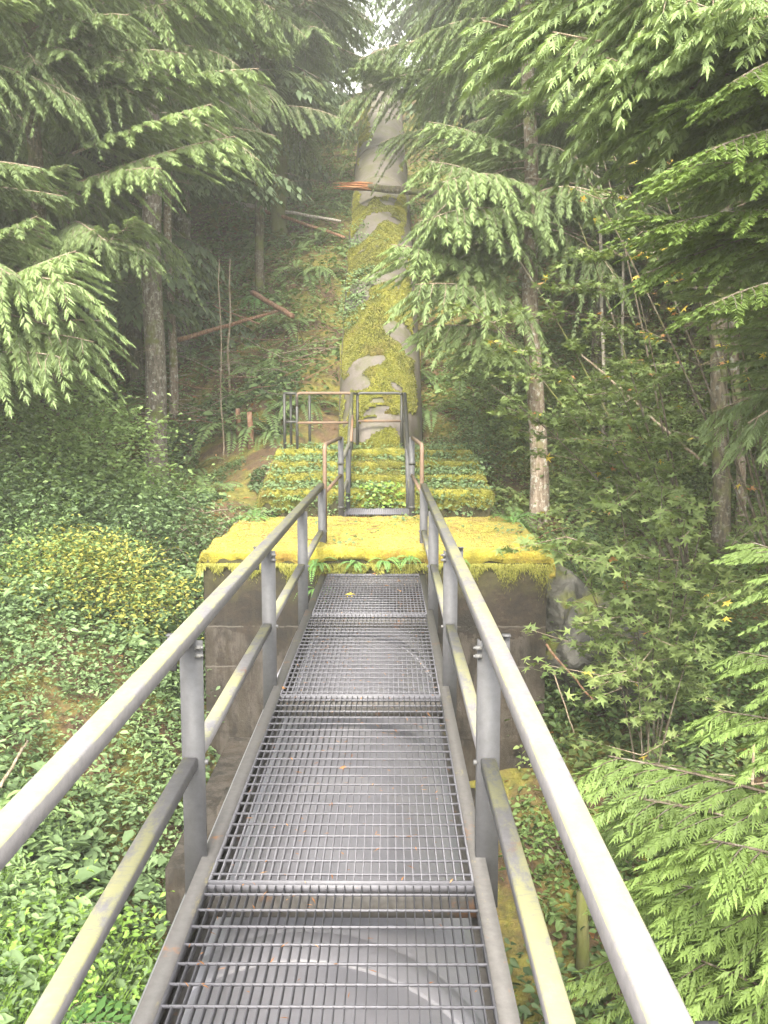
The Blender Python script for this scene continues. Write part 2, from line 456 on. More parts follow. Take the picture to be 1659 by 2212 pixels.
def gz(x, y):
    x = np.atleast_1d(np.asarray(x, float)); y = np.atleast_1d(np.asarray(y, float))
    out = np.empty(x.size); xf, yf = x.ravel(), y.ravel()
    for a in range(0, x.size, 20000):
        xs, ys = xf[a:a+20000], yf[a:a+20000]
        r2 = (xs[:, None] - CPa[None, :, 0]) ** 2 + (ys[:, None] - CPa[None, :, 1]) ** 2
        out[a:a+20000] = tps(r2) @ _w[:_n] + _w[_n] + _w[_n+1] * xs + _w[_n+2] * ys
    return (out + wob(xf, yf)).reshape(x.shape)
def G(x, y, dz=0.0):
    return Vector((x, y, float(gz(x, y)[0]) + dz))

xs = np.concatenate([np.linspace(-90, -14, 16)[:-1], np.linspace(-14, 14, 150), np.linspace(14, 90, 16)[1:]])
ys = np.concatenate([np.linspace(-60, 0, 14)[:-1], np.linspace(0, 30, 160), np.linspace(30, 62, 60)[1:], np.linspace(62, 160, 12)[1:]])
XX, YY = np.meshgrid(xs, ys)
cx_, cy_ = np.clip(XX, -24, 24), np.clip(YY, -8, 58)
ZZ = gz(cx_, cy_) + 0.12 * (np.abs(XX) - 24) * (np.abs(XX) > 24)
ZZ = ZZ - 0.05 * np.clip(YY - 58, 0, 999)
nx, ny = len(xs), len(ys)
idx = np.arange(nx * ny).reshape(ny, nx)
Q = np.stack([idx[:-1, :-1], idx[:-1, 1:], idx[1:, 1:], idx[1:, :-1]], -1).reshape(-1, 4)
tag(link(bpy.data.objects.new("ground", np_mesh("ground", np.c_[XX.ravel(), YY.ravel(), ZZ.ravel()], Q, M['floor'], smooth=True))), kind='structure')

# ------------------------------------------------------------------ thin forest mist
mb = MB(); mb.box((-95, -65, -12), (95, 165, 40))
hz = mb.build("haze", None); hz['kind'] = 'stuff'
hm_ = bpy.data.materials.new("haze"); hm_.use_nodes = True
_t = hm_.node_tree; _t.nodes.clear()
_o = _t.nodes.new("ShaderNodeOutputMaterial"); _v = _t.nodes.new("ShaderNodeVolumePrincipled")
_v.inputs["Color"].default_value = (0.93, 0.95, 0.93, 1); _v.inputs["Density"].default_value = 0.0030; _v.inputs["Anisotropy"].default_value = 0.2
_t.links.new(_v.outputs[0], _o.inputs["Volume"])
hz.data.materials.clear(); hz.data.materials.append(hm_)

# ------------------------------------------------------------------ footbridge
BX0, BX1 = -0.637, 0.294           # edges of the grating
LX, RX = -0.734, 0.362             # handrail centres
POSTS = [-1.0, 1.15, 3.30, 5.45, 7.60, 9.80]
DEPTH_END = 9.24
bridge = empty("footbridge", (0, 4.5, 0), "narrow steel footbridge with open grating deck leading to the mossy concrete block", "footbridge")
def B(mb, name, mat, smooth=False, parent=bridge):
    o = mb.build(name, mat, None, smooth)
    if parent is not None:
        o.parent = parent
        base = Vector((0, 0, 0)); q = parent
        while q is not None:
            base += q.location; q = q.parent
        o.location = -base
    return o
panels = [(-1.2, 0.93), (0.96, 3.07), (3.10, 5.22), (5.25, 7.38), (7.41, DEPTH_END)]
for k, (y0, y1) in enumerate(panels):
    mb = MB()
    dx = [0, 0.0, 0, 0.0, 0.006][k]
    n = 31
    for i in range(n + 1):
        x = BX0 + (BX1 - BX0) * i / n + dx
        w = 0.0017 if 0 < i < n else 0.003
        mb.box((x - w, y0, -0.030), (x + w, y1, 0.0))
    yy = y0 + 0.05
    while yy < y1 - 0.03:
        mb.box((BX0 + dx, yy - 0.0025, -0.0075), (BX1 + dx, yy + 0.0025, 0.0012)); yy += 0.1
    for e in (y0, y1):
        mb.box((BX0 + dx - 0.002, e - 0.0025, -0.031), (BX1 + dx + 0.002, e + 0.0025, 0.0006))
    B(mb, "grating_panel", M['grating'])
for sx, xo in ((-1, BX0), (1, BX1)):
    mb = MB()       # channel stringer: web and two flanges
    xa, xb = (xo - 0.062, xo - 0.004) if sx < 0 else (xo + 0.004, xo + 0.062)
    mb.box((xa, -1.2, -0.012), (xb, 9.26, -0.004))
    mb.box((xa, -1.2, -0.200), (xb, 9.26, -0.192))
    wx = xa if sx < 0 else xb - 0.008
    mb.box((wx, -1.2, -0.192), (wx + 0.008, 9.26, -0.012))
    B(mb, "stringer", M['stringer'])
for y in (0.94, 3.09, 5.235, 7.395, 9.18):
    mb = MB()
    mb.box((BX0 - 0.05, y - 0.02, -0.12), (BX1 + 0.05, y + 0.02, -0.036))
    B(mb, "cross_beam", M['stringer'])
RT = 0.87      # rail top
for side, xc in (('L', LX), ('R', RX)):
    s = -1 if side == 'L' else 1
    w = 0.066 if side == 'L' else 0.060
    mb = MB(); mb.bevel_bar((xc, -1.2, RT - 0.026), (xc, 9.86, RT - 0.026), w, 0.052, 0.005)
    B(mb, "handrail", M['rail'])
    for a, c in zip(POSTS[:-1], POSTS[1:]):
        mb = MB(); mb.bevel_bar((xc, a + 0.022, 0.38 - 0.022), (xc, c - 0.022, 0.38 - 0.022), 0.056, 0.044, 0.005)
        B(mb, "middle_rail", M['rail'])
    for k, y in enumerate(POSTS):
        xo = xc - s * 0.012 if side == 'L' else xc
        mb = MB()      # angle post: wide face towards the walker plus a return flange
        mb.box((xo - 0.042, y - 0.018, -0.20), (xo + 0.042, y - 0.009, RT - 0.0525))
        fx = xo + s * 0.033
        mb.box((fx - 0.009, y - 0.009, -0.20), (fx + 0.009, y + 0.040, RT - 0.0525))
        mb.box((xo - 0.042, y - 0.009, -0.20), (xo - 0.034 + (0 if s > 0 else -0.001), y + 0.020, RT - 0.0525))
        po = B(mb, "post", M['post'])
        # splice plate and bolts at the outer side
        if k in (1, 2, 3):
            mb = MB(); mb.box((xc + s * 0.045 - (0.03 if s < 0 else 0), y - 0.004, RT - 0.17), (xc + s * 0.045 + (0.03 if s > 0 else 0), y + 0.004, RT - 0.035))
            mb.box((xc + s * 0.045 - (0.03 if s < 0 else 0), y - 0.03, RT - 0.035), (xc + s * 0.045 + (0.03 if s > 0 else 0), y + 0.004, RT - 0.029))
            B(mb, "splice_plate", M['post'], False, po)
            for zz in (RT - 0.075, RT - 0.105):
                mb = MB(); mb.tube([(xc - s * 0.030, y - 0.030, zz), (xc - s * 0.052, y - 0.030, zz)], [0.009, 0.009], 6)
                mb.tube([(xc - s * 0.050, y - 0.030, zz), (xc - s * 0.060, y - 0.030, zz)], [0.006, 0.005], 6)
                B(mb, "bolt", M['bolt'], False, po)
        for zz in (0.36, -0.05):
            mb = MB(); mb.tube([(xo - s * 0.040, y - 0.012, zz), (xo - s * 0.053, y - 0.012, zz)], [0.010, 0.010], 6)
            B(mb, "bolt", M['bolt'], False, po)

# lower pipe under the deck with collars
low = empty("water_pipe", (-0.3, 4, -1.7), "dark shiny steel water pipe running under the grating of the footbridge", "pipe")
PR, PC = 0.75, Vector((-0.3, 0, -0.97))
mb = MB(); mb.tube([(PC.x, y, PC.z) for y in np.linspace(-6, 9.4, 12)], PR, 64)
B(mb, "barrel", M['steelpipe'], True, low)
for y in (3.05, 7.7):
    mb = MB(); mb.tube([(PC.x, y - 0.09, PC.z), (PC.x, y - 0.08, PC.z), (PC.x, y + 0.08, PC.z), (PC.x, y + 0.09, PC.z)], [PR + 0.004, PR + 0.012, PR + 0.012, PR + 0.004], 64)
    B(mb, "collar", M['steelpipe'], True, low)
for y in (2.0, 6.6):
    mb = MB(); mb.box((PC.x - 0.95, y - 0.2, -3.2), (PC.x + 0.95, y + 0.2, PC.z - 0.25))
    B(mb, "saddle", M['concrete'], False, low)

# ------------------------------------------------------------------ concrete block
def cuboid_grid(x0, x1, y0, y1, z0, z1, step, amp, mat, name, parent=None, seams=()):
    """displaced box, front/back/sides/top, real relief"""
    mb = MB()
    def face(o, u, v, nu, nv, nrm):
        o, u, v, nrm = map(Vector, (o, u, v, nrm))
        V = []
        for j in range(nv + 1):
            for i in range(nu + 1):
                p = o + u * (i / nu) + v * (j / nv)
                d = noise.fractal(p * 2.2, 1.0, 2.0, 5) * amp
                for sz, dep in seams:
                    if abs(nrm.z) < 0.5 and abs(p.z - sz) < 0.012: d -= dep
                edge = min(i, nu - i, j, nv - j)
                V.append(tuple(p + nrm * (d if edge else -amp * 0.2)))
        Qd = [(j*(nu+1)+i, j*(nu+1)+i+1, (j+1)*(nu+1)+i+1, (j+1)*(nu+1)+i) for j in range(nv) for i in range(nu)]
        mb.add(V, Qd)
    nX, nY, nZ = int((x1-x0)/step), int((y1-y0)/step), int((z1-z0)/(step*0.6))
    face((x0,y0,z0),(x1-x0,0,0),(0,0,z1-z0),nX,nZ,(0,-1,0))
    face((x1,y0,z0),(0,y1-y0,0),(0,0,z1-z0),nY,nZ,(1,0,0))
    face((x0,y1,z0),(0,y0-y1,0),(0,0,z1-z0),nY,nZ,(-1,0,0))
    face((x0,y0,z1),(x1-x0,0,0),(0,y1-y0,0),nX,nY,(0,0,1))
    face((x1,y1,z0),(x0-x1,0,0),(0,0,z1-z0),6,6,(0,1,0))
    return mb.build(name, mat, parent)

KX0, KX1, KY0, KY1, KZ = -1.90, 1.60, 9.30, 12.20, 0.19
block = empty("concrete_block", (-0.15, 10.75, -2.9), "big concrete anchor block under a thick cap of bright yellow moss", "concrete block")
bo = cuboid_grid(KX0, KX1, KY0, KY1, -3.0, KZ, 0.05, 0.018, M['concrete'], "wall", None, ((-0.56, 0.006), (-0.98, 0.006), (-1.7, 0.01)))
bo.parent = block; bo.location = -block.location
# moss cap: a sheet that rolls over the edges
def moss_sheet(x0, x1, prof, step, hang, amp, name, mat, parent, seed=0, side=0.12):
    """prof: list of (y,z) from the back to the front lip; the sheet hangs over front and both sides"""
    P = [Vector((0, y, z)) for y, z in prof]
    L = [0.0]
    for a, c in zip(P[:-1], P[1:]): L.append(L[-1] + (c - a).length)
    nv = int(L[-1] / step) + 1
    hn = int(hang / step) + 2
    sn = int(side / step) + 2
    us = [-side + side * i / sn for i in range(sn)] + list(np.linspace(0, x1 - x0, int((x1 - x0) / step))) + [x1 - x0 + side * (i + 1) / sn for i in range(sn)]
    W = x1 - x0
    V = []; rows = nv + 1 + hn
    for j in range(rows):
        if j <= nv:
            s = L[-1] * j / nv
            k = max(i for i in range(len(L)) if L[i] <= s + 1e-9); k = min(k, len(P) - 2)
            f = (s - L[k]) / max(L[k+1] - L[k], 1e-9)
            y, z = P[k].lerp(P[k+1], f).yz
            down = 0.0
            tg = (P[k+1] - P[k]).normalized(); ny_, nz_ = (0.0, 1.0) if abs(tg.y) > abs(tg.z) else (-1.0, 0.15)
        else:
            y, z = P[-1].yz; down = (j - nv) / hn; ny_, nz_ = -1.0, 0.0
        for u in us:
            uu = min(max(u, 0), W); over = abs(u - uu)
            q = Vector((uu * 1.0 + seed, y * 1.0, z * 1.0))
            b1 = noise.fractal(q * 1.3, 1.0, 2.0, 3); b2 = noise.fractal(q * 7.0, 0.9, 2.0, 4); b3 = noise.noise(Vector((uu * 26 + seed, y * 26, z * 26)))
            th = 0.045 + amp * (0.9 * b1 + 0.35 * b2) + 0.008 * b3
            th = max(th, 0.01)
            x = x0 + u
            yy, zz = y, z
            hl = hang * (0.5 + 0.75 * noise.noise(Vector((uu * 2.3 + seed, 3.1, 0))) + 0.4 * noise.noise(Vector((uu * 6 + seed, 1.1, 0))))
            hl = max(hl, 0.05)
            if down > 0:
                a = min(down * 2.2, 1.0) * math.pi / 2
                yy = y - th * math.sin(a) * (1.1 - 0.9 * down)
                zz = z + th * math.cos(a) * 0.9 - down * hl
                if over: zz += down * hl * min(over / side, 1) * 0.8
            else:
                yy = y + ny_ * th * (0.6 if ny_ else 0); zz = z + (th if nz_ > 0.5 else 0.02 * b2)
            if over > 0:
                a = min(over / side * 1.4, 1) * math.pi / 2
                sgn = 1 if u > W else -1
                x = (x0 + uu) + sgn * (th * 1.2 * math.sin(a)) * (1.0 if over < side * .95 else 0.1)
                zz = zz - th * (1 - math.cos(a)) - over * (1.2 + 1.2 * b2)
            V.append((x, yy, zz))
    nu = len(us)
    Qd = [(j*nu+i, (j+1)*nu+i, (j+1)*nu+i+1, j*nu+i+1) for j in range(rows-1) for i in range(nu-1)]
    me = np_mesh(name, np.array(V), np.array(Qd), mat, smooth=True)
    o = link(bpy.data.objects.new(name, me), parent)
    if parent is not None: o.location = -parent.location
    return o
moss_sheet(KX0 - 0.01, KX1 + 0.01, [(KY1, KZ - 0.15), (KY1 - 0.02, KZ), (KY0, KZ)], 0.030, 0.15, 0.055, "moss_cap", M['moss'], block, 2.0, 0.12)

# apron slab left of the pipe
apron = empty("concrete_ledge", (-1.6, 7.9, -2.6), "low wet concrete ledge at the foot of the block beside the pipe", "concrete ledge")
o = cuboid_grid(-1.66, -0.95, 6.5, 9.27, -2.6, -1.72, 0.06, 0.02, M['concrete'], "slab", None, ())
o.parent = apron; o.location = -apron.location

# ------------------------------------------------------------------ mossy stepped block
SX0, SX1 = -1.80, 1.42
steps = empty("mossy_steps", (-0.2, 14.5, -0.3), "stepped concrete block with four mossy treads overgrown by small plants below the pipe", "steps")
TI = [(12.98, 0.49), (13.52, 0.66), (14.06, 0.82), (14.62, 0.98)]
prev = -0.6
for k, (y, z) in enumerate(TI):
    mb_o = cuboid_grid(SX0 + 0.012 * k, SX1 - 0.05 * k, y, 16.6 - 0.003 * k, -0.6 if k == 0 else TI[k-1][1] + 0.004, z, 0.09, 0.012, M['concrete'], "step", None)
    mb_o.parent = steps; mb_o.location = -steps.location
    yb = TI[k+1][0] + 0.02 if k < 3 else 16.5
    moss_sheet(SX0 + 0.012 * k, SX1 - 0.05 * k, [(yb, z + 0.02), (y, z)], 0.04, 0.17 if k else 0.42, 0.035, "moss_tread", M['moss_step'], steps, 9.0 + 5 * k, 0.14)
# small grating bridging the gap
gap = empty("grating_step", (-0.15, 12.6, 0.2), "small flat grating panel between the moss cap and the lowest step", "grating")
mb = MB()
for i in range(30):
    x = -0.575 + 0.86 * i / 29; mb.box((x - 0.003, 12.22, 0.245), (x + 0.003, 12.97, 0.275))
yy = 12.23
while yy < 12.97:
    mb.box((-0.575, yy - 0.003, 0.266), (0.285, yy + 0.003, 0.2765)); yy += 0.05
B(mb, "panel", M['grating'], False, gap)
mb = MB(); mb.box((-0.62, 12.24, 0.15), (-0.58, 12.96, 0.262)); mb.box((0.29, 12.24, 0.15), (0.33, 12.96, 0.262)); B(mb, "side_bar", M['post'], False, gap)

# ------------------------------------------------------------------ stair handrails and landing guard
def arc_corner(a, c, bb, r=0.09, n=5):
    a, c, bb = Vector(a), Vector(c), Vector(bb)
    p, q = c + (a - c).normalized() * r, c + (bb - c).normalized() * r
    return [p * (1-t)**2 + c * 2*t*(1-t) + q * t*t for t in [i / n for i in range(n + 1)]]
for side, xa, xb, word in ((-1, -0.700, -0.640, "left"), (1, 0.345, 0.290, "right")):
    rt = empty("tube_handrail", (xa, 11, 0.2), "rusty bent tube handrail crossing the moss cap on the %s of the walkway" % word, "handrail")
    mb = MB(); p0, p1, p2 = Vector((xa, 9.93, 0.15)), Vector((xa, 9.95, 1.275)), Vector((xb, 12.1, 1.29))
    mb.tube([p0] + arc_corner(p0, p1, p2) + [p2], 0.023, 10); B(mb, "top_tube", M['tube_rust'], True, rt)
    mb = MB(); mb.tube([(xa, 9.97, 0.76), (xb, 12.1, 0.80)], 0.021, 10); B(mb, "middle_tube", M['tube_rust'], True, rt)
    mb = MB(); mb.box((xb - 0.035, 12.08, 0.16), (xb + 0.035, 12.13, 1.30)); B(mb, "post", M['post'], False, rt)
    mb = MB(); mb.box((xb - 0.045, 12.065, 0.36), (xb + 0.045, 12.145, 0.39)); mb.box((xb - 0.045, 12.065, 0.94), (xb + 0.045, 12.145, 0.97)); B(mb, "clamp", M['tube_dark'], False, rt)
    st = empty("stair_handrail", (xb, 13.4, 0.3), "dark handrail climbing the mossy steps on their %s side up to the landing" % word, "handrail")
    xi = -0.585 if side < 0 else 0.255
    xt = -0.595 if side < 0 else 0.235
    mb = MB(); mb.tube([(xb, 12.16, 0.97), (xi, 13.25, 1.16), (xt, 14.58, 1.90)], 0.027, 8); B(mb, "top_rail", M['flatrail' if side < 0 else 'tube_dark'], True, st)
    mb = MB(); mb.tube([(xb, 12.16, 0.52), (xi, 13.25, 0.72), (xt, 14.58, 1.44)], 0.024, 8); B(mb, "middle_rail", M['flatrail'], True, st)
    for (x, y, z0, z1) in ((xi, 13.22, 0.45, 1.17), (xi, 12.93, 0.16, 1.10)):
        mb = MB(); mb.box((x - 0.03, y - 0.02, z0), (x + 0.03, y + 0.02, z1)); B(mb, "post", M['post'], False, st)
    if side < 0:
        mb = MB(); mb.tube([(xi + 0.03, 13.3, 1.20), (xt + 0.035, 13.95, 1.56)], 0.020, 8); B(mb, "grab_tube", M['tube_rust'], True, st)
gd = empty("guard_rail", (-0.6, 14.9, 1.0), "rusty and black tube guard rail around the landing in front of the pipe", "guard rail")
def post(x, y, z0=0.95, z1=1.90, r=0.023):
    mb = MB(); mb.tube([(x, y, z0), (x, y, z1)], r, 8); B(mb, "post", M['tube_dark'], True, gd)
for x, y in ((-1.66, 14.65), (-1.46, 14.63), (-1.66, 15.6), (-1.38, 16.0), (-0.60, 14.66), (-0.52, 14.95), (0.19, 14.95), (0.235, 14.66)):
    post(x, y)
mb = MB(); a, c, d_ = Vector((-1.46, 14.63, 1.7)), Vector((-1.46, 14.63, 1.91)), Vector((-0.60, 14.66, 1.91)); e = Vector((-0.60, 14.66, 1.7))
mb.tube([a] + arc_corner(a, c, d_, 0.06) + arc_corner(c, d_, e, 0.06) + [e], 0.023, 8); B(mb, "top_tube", M['tube_rust'], True, gd)
mb = MB(); mb.tube([(-1.46, 14.63, 1.445), (-0.60, 14.66, 1.45)], 0.021, 8); B(mb, "middle_tube", M['tube_rust'], True, gd)
mb = MB(); a, c, d_ = Vector((-0.52, 14.95, 1.7)), Vector((-0.52, 14.95, 1.915)), Vector((0.19, 14.95, 1.915)); e = Vector((0.19, 14.95, 1.7))
mb.tube([a] + arc_corner(a, c, d_, 0.06) + arc_corner(c, d_, e, 0.06) + [e], 0.022, 8); B(mb, "top_tube", M['tube_dark'], True, gd)
mb = MB(); mb.tube([(-0.52, 14.95, 1.47), (0.19, 14.95, 1.47)], 0.021, 8); B(mb, "middle_tube", M['tube_rust'], True, gd)
mb = MB(); mb.tube([(-1.46, 14.63, 1.905), (-1.60, 14.65, 1.905), (-1.66, 14.72, 1.905), (-1.66, 15.6, 1.905)], 0.022, 8); B(mb, "top_tube", M['tube_dark'], True, gd)
mb = MB(); mb.tube([(-1.46, 14.63, 1.46), (-1.66, 14.65, 1.46), (-1.66, 15.6, 1.46)], 0.02, 8); B(mb, "middle_tube", M['tube_dark'], True, gd)
for a, c in (((-0.60, 14.66, 1.905), (-0.52, 14.95, 1.905)), ((0.235, 14.66, 1.905), (0.19, 14.95, 1.905))):
    mb = MB(); mb.tube([a, c], 0.02, 8); B(mb, "link_tube", M['tube_dark'], True, gd)

# ------------------------------------------------------------------ big penstock up the hill
pen = empty("penstock", (-0.16, 15, 0.6), "large pale concrete pipe climbing the hill with yellow moss along its back", "pipe")
PXr = 0.72
_pt = np.array([(13.6, 15.22, -0.55), (14.4, 15.35, 0.30), (14.8, 15.48, 0.68), (15.3, 15.75, 1.13), (15.9, 16.2, 1.66), (16.6, 16.78, 2.22), (17.4, 17.5, 2.82), (18.8, 18.8, 3.74), (22.3, 22.3, 5.70), (28, 28, 8.90), (38, 38, 14.5), (43.5, 43.5, 17.0), (52, 52, 17.6)])
_ps = np.linspace(13.6, 52, 800)
_py, _pz = np.interp(_ps, _pt[:, 0], _pt[:, 1]), np.interp(_ps, _pt[:, 0], _pt[:, 2])
_k = np.ones(17) / 17
_py = np.convolve(np.pad(_py, 8, mode='reflect', reflect_type='odd'), _k, 'valid'); _pz = np.convolve(np.pad(_pz, 8, mode='reflect', reflect_type='odd'), _k, 'valid')
def pipe_frame(s):
    """s runs along the pipe, close to world Y; returns centre, tangent"""
    y, z = float(np.interp(s, _ps, _py)), float(np.interp(s, _ps, _pz))
    y2, z2 = float(np.interp(s + 0.3, _ps, _py)), float(np.interp(s + 0.3, _ps, _pz))
    y1, z1 = float(np.interp(s - 0.3, _ps, _py)), float(np.interp(s - 0.3, _ps, _pz))
    return Vector((-0.155 - 0.0085 * (y - 15), y, z)), Vector((0, y2 - y1, z2 - z1)).normalized()
def pipe_pt(s, th, r):
    c, T = pipe_frame(s)
    Nn = Vector((0, -T.z, T.y))           # up normal
    return c + Vector((1, 0, 0)) * (math.sin(th) * r) + Nn * (math.cos(th) * r)
nt_, ns_ = 64, 150
V = []; S = np.linspace(13.9, 52, ns_)
for s in S:
    for k in range(nt_):
        V.append(tuple(pipe_pt(float(s), 2 * math.pi * k / nt_, PXr)))
Qd = [(j*nt_+k, (j+1)*nt_+k, (j+1)*nt_+(k+1) % nt_, j*nt_+(k+1) % nt_) for j in range(ns_-1) for k in range(nt_)]
o = link(bpy.data.objects.new("barrel", np_mesh("barrel", np.array(V), np.array(Qd), M['pipe'], smooth=True)), pen); o.location = -pen.location
for s in (19.9, 22.1, 24.3, 26.9, 30.5, 34.5):
    V = []; prof = [(-0.045, 0.0), (-0.035, 0.028), (0.035, 0.028), (0.045, 0.0)]
    for ds, dr in prof:
        for k in range(nt_): V.append(tuple(pipe_pt(s + ds * 0.86, 2 * math.pi * k / nt_, PXr + dr)))
    Qd = [(j*nt_+k, (j+1)*nt_+k, (j+1)*nt_+(k+1) % nt_, j*nt_+(k+1) % nt_) for j in range(3) for k in range(nt_)]
    o = link(bpy.data.objects.new("joint_band", np_mesh("joint_band", np.array(V), np.array(Qd), M['pipe'], smooth=False)), pen); o.location = -pen.location
_Ri = CAMR.transposed()
def to_px(p):
    q = _Ri @ (Vector(p) - EYE); return CX + FPX * q.x / -q.z, CY - FPX * q.y / -q.z
# bare streaks of the pipe, each (x, y, half length, half width, angle), read off the photograph once
BARE = [(770, 810, 40, 13, -58), (790, 786, 36, 10, -22), (783, 830, 17, 11, -20), (812, 888, 20, 5, -28), (800, 925, 42, 12, -27), (848, 908, 32, 10, 22), (885, 925, 26, 26, 40), (752, 880, 40, 7, -84),
        (857, 716, 30, 14, 40), (885, 745, 34, 16, 55), (776, 640, 32, 13, -48), (806, 605, 42, 12, -22), (842, 592, 16, 12, 0), (782, 510, 34, 10, -45), (812, 474, 32, 11, -20), (848, 478, 16, 6, 20), (868, 560, 10, 60, 8),
        (842, 407, 50, 14, 0), (790, 430, 8, 14, 0), (898, 640, 7, 60, 0), (912, 800, 7, 60, 0), (812, 392, 60, 24, 0), (824, 340, 44, 34, 0), (835, 260, 30, 42, 0), (830, 200, 40, 20, 0), (838, 437, 14, 6, 0), (815, 868, 10, 4, -10), (855, 838, 12, 5, 50)]
def moss_mask(s, th, band):
    u = th * PXr
    px, py = to_px(pipe_pt(s, th, PXr))
    f = min(1.0, 14.0 / max(s, 14.0) * 1.1)
    v = 0.36 + 0.30 * noise.fractal(Vector((u * 2.2, s * 2.2, 4.2)), 1.0, 2.0, 5) + 0.10 * noise.noise(Vector((u * 11, s * 11, 1.0)))
    v -= 3.0 * max(th - 0.86, 0) + 2.2 * max(-th - 1.0, 0) + 0.03 * max(s - 26, 0)
    wx, wy = 9 * noise.noise(Vector((u * 3.1, s * 3.1, 8))), 7 * noise.noise(Vector((u * 3.1, s * 3.1, 18)))
    for bx, by, a, b, ang in band:
        dx, dy = px + wx - bx, py + wy - by
        if abs(dx) > 90 or abs(dy) > 90: continue
        c, q = math.cos(R(ang)), math.sin(R(ang))
        e = ((dx * c + dy * q) / a) ** 2 + ((-dx * q + dy * c) / b) ** 2
        v -= 1.15 * math.exp(-e * e * 0.6)
    return v
ths = np.linspace(-1.75, 1.75, 124); ss = np.concatenate([np.arange(14.5, 20, 0.030), np.arange(20, 26, 0.045), np.arange(26, 37, 0.09)])
mv = np.zeros((len(ss), len(ths))); V = []
for j, s in enumerate(ss):
    for k, th in enumerate(ths):
        v = moss_mask(float(s), float(th), BARE); mv[j, k] = v
        e = min(max(v / 0.22, 0), 1)
        r = PXr - 0.012 + (0.004 + 0.040 * e + 0.018 * (0.2 + e) * noise.fractal(Vector((th * 5, s * 7, 0.3)), 1.0, 2.0, 3)) * (1 if v > -0.02 else 0)
        V.append(tuple(pipe_pt(float(s), float(th), max(r, PXr - 0.012))))
idx = np.arange(len(V)).reshape(len(ss), len(ths))
Qm = np.stack([idx[:-1, :-1], idx[1:, :-1], idx[1:, 1:], idx[:-1, 1:]], -1)
keep = (np.minimum(np.minimum(mv[:-1, :-1], mv[1:, :-1]), np.minimum(mv[1:, 1:], mv[:-1, 1:])) > -0.03)
o = link(bpy.data.objects.new("moss_cover", np_mesh("moss_cover", np.array(V), Qm[keep], M['moss_pipe'], smooth=True)), pen); o.location = -pen.location
for s in (18.2, 20.2, 22.6, 26.2, 31):
    c, _T = pipe_frame(s); zg = float(gz(c.x, s)[0])
    mb = MB(); mb.box((c.x - 0.78, s - 0.2, zg - 0.8), (c.x + 0.78, s + 0.2, c.z - 0.45)); B(mb, "saddle", M['moss_pipe'], False, pen)

# ------------------------------------------------------------------ foliage prototypes (numpy)
def leaflets(P, D, Up, L, W, tint, lobes=False):
    """P,D,Up (n,3), L,W (n,). diamonds; returns V,Q,tint"""
    n = len(P)
    D = D / np.linalg.norm(D, axis=1, keepdims=True)
    S = np.cross(D, Up); S /= (np.linalg.norm(S, axis=1, keepdims=True) + 1e-9)
    L = L[:, None]; W = W[:, None]
    V = np.stack([P, P + D * L * 0.42 - S * W * 0.5, P + D * L, P + D * L * 0.42 + S * W * 0.5], 1)
    V[:, 2, 2] -= (L[:, 0] * 0.12)
    Qd = np.arange(n * 4).reshape(n, 4)
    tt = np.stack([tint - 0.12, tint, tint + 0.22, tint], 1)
    V = V.reshape(-1, 3); tt = tt.ravel()
    if lobes:
        V2, Q2, t2 = [], [], []
        for sg in (-1, 1):
            for fr, sc_ in ((0.22, 0.46), (0.42, 0.44), (0.62, 0.34)):
                Pn = P + D * L * fr; Dn = D * 0.75 + S * sg * 0.8
                a, b_, c_ = leaflets(Pn, Dn, Up, L[:, 0] * sc_, W[:, 0] * 0.6, tint + 0.05)
                V2.append(a); t2.append(c_)
        allV = [V] + V2
        V = np.concatenate(allV); tt = np.concatenate([tt] + t2)
        Qd = np.arange(len(V)).reshape(-1, 4)
    return V, Qd, tt


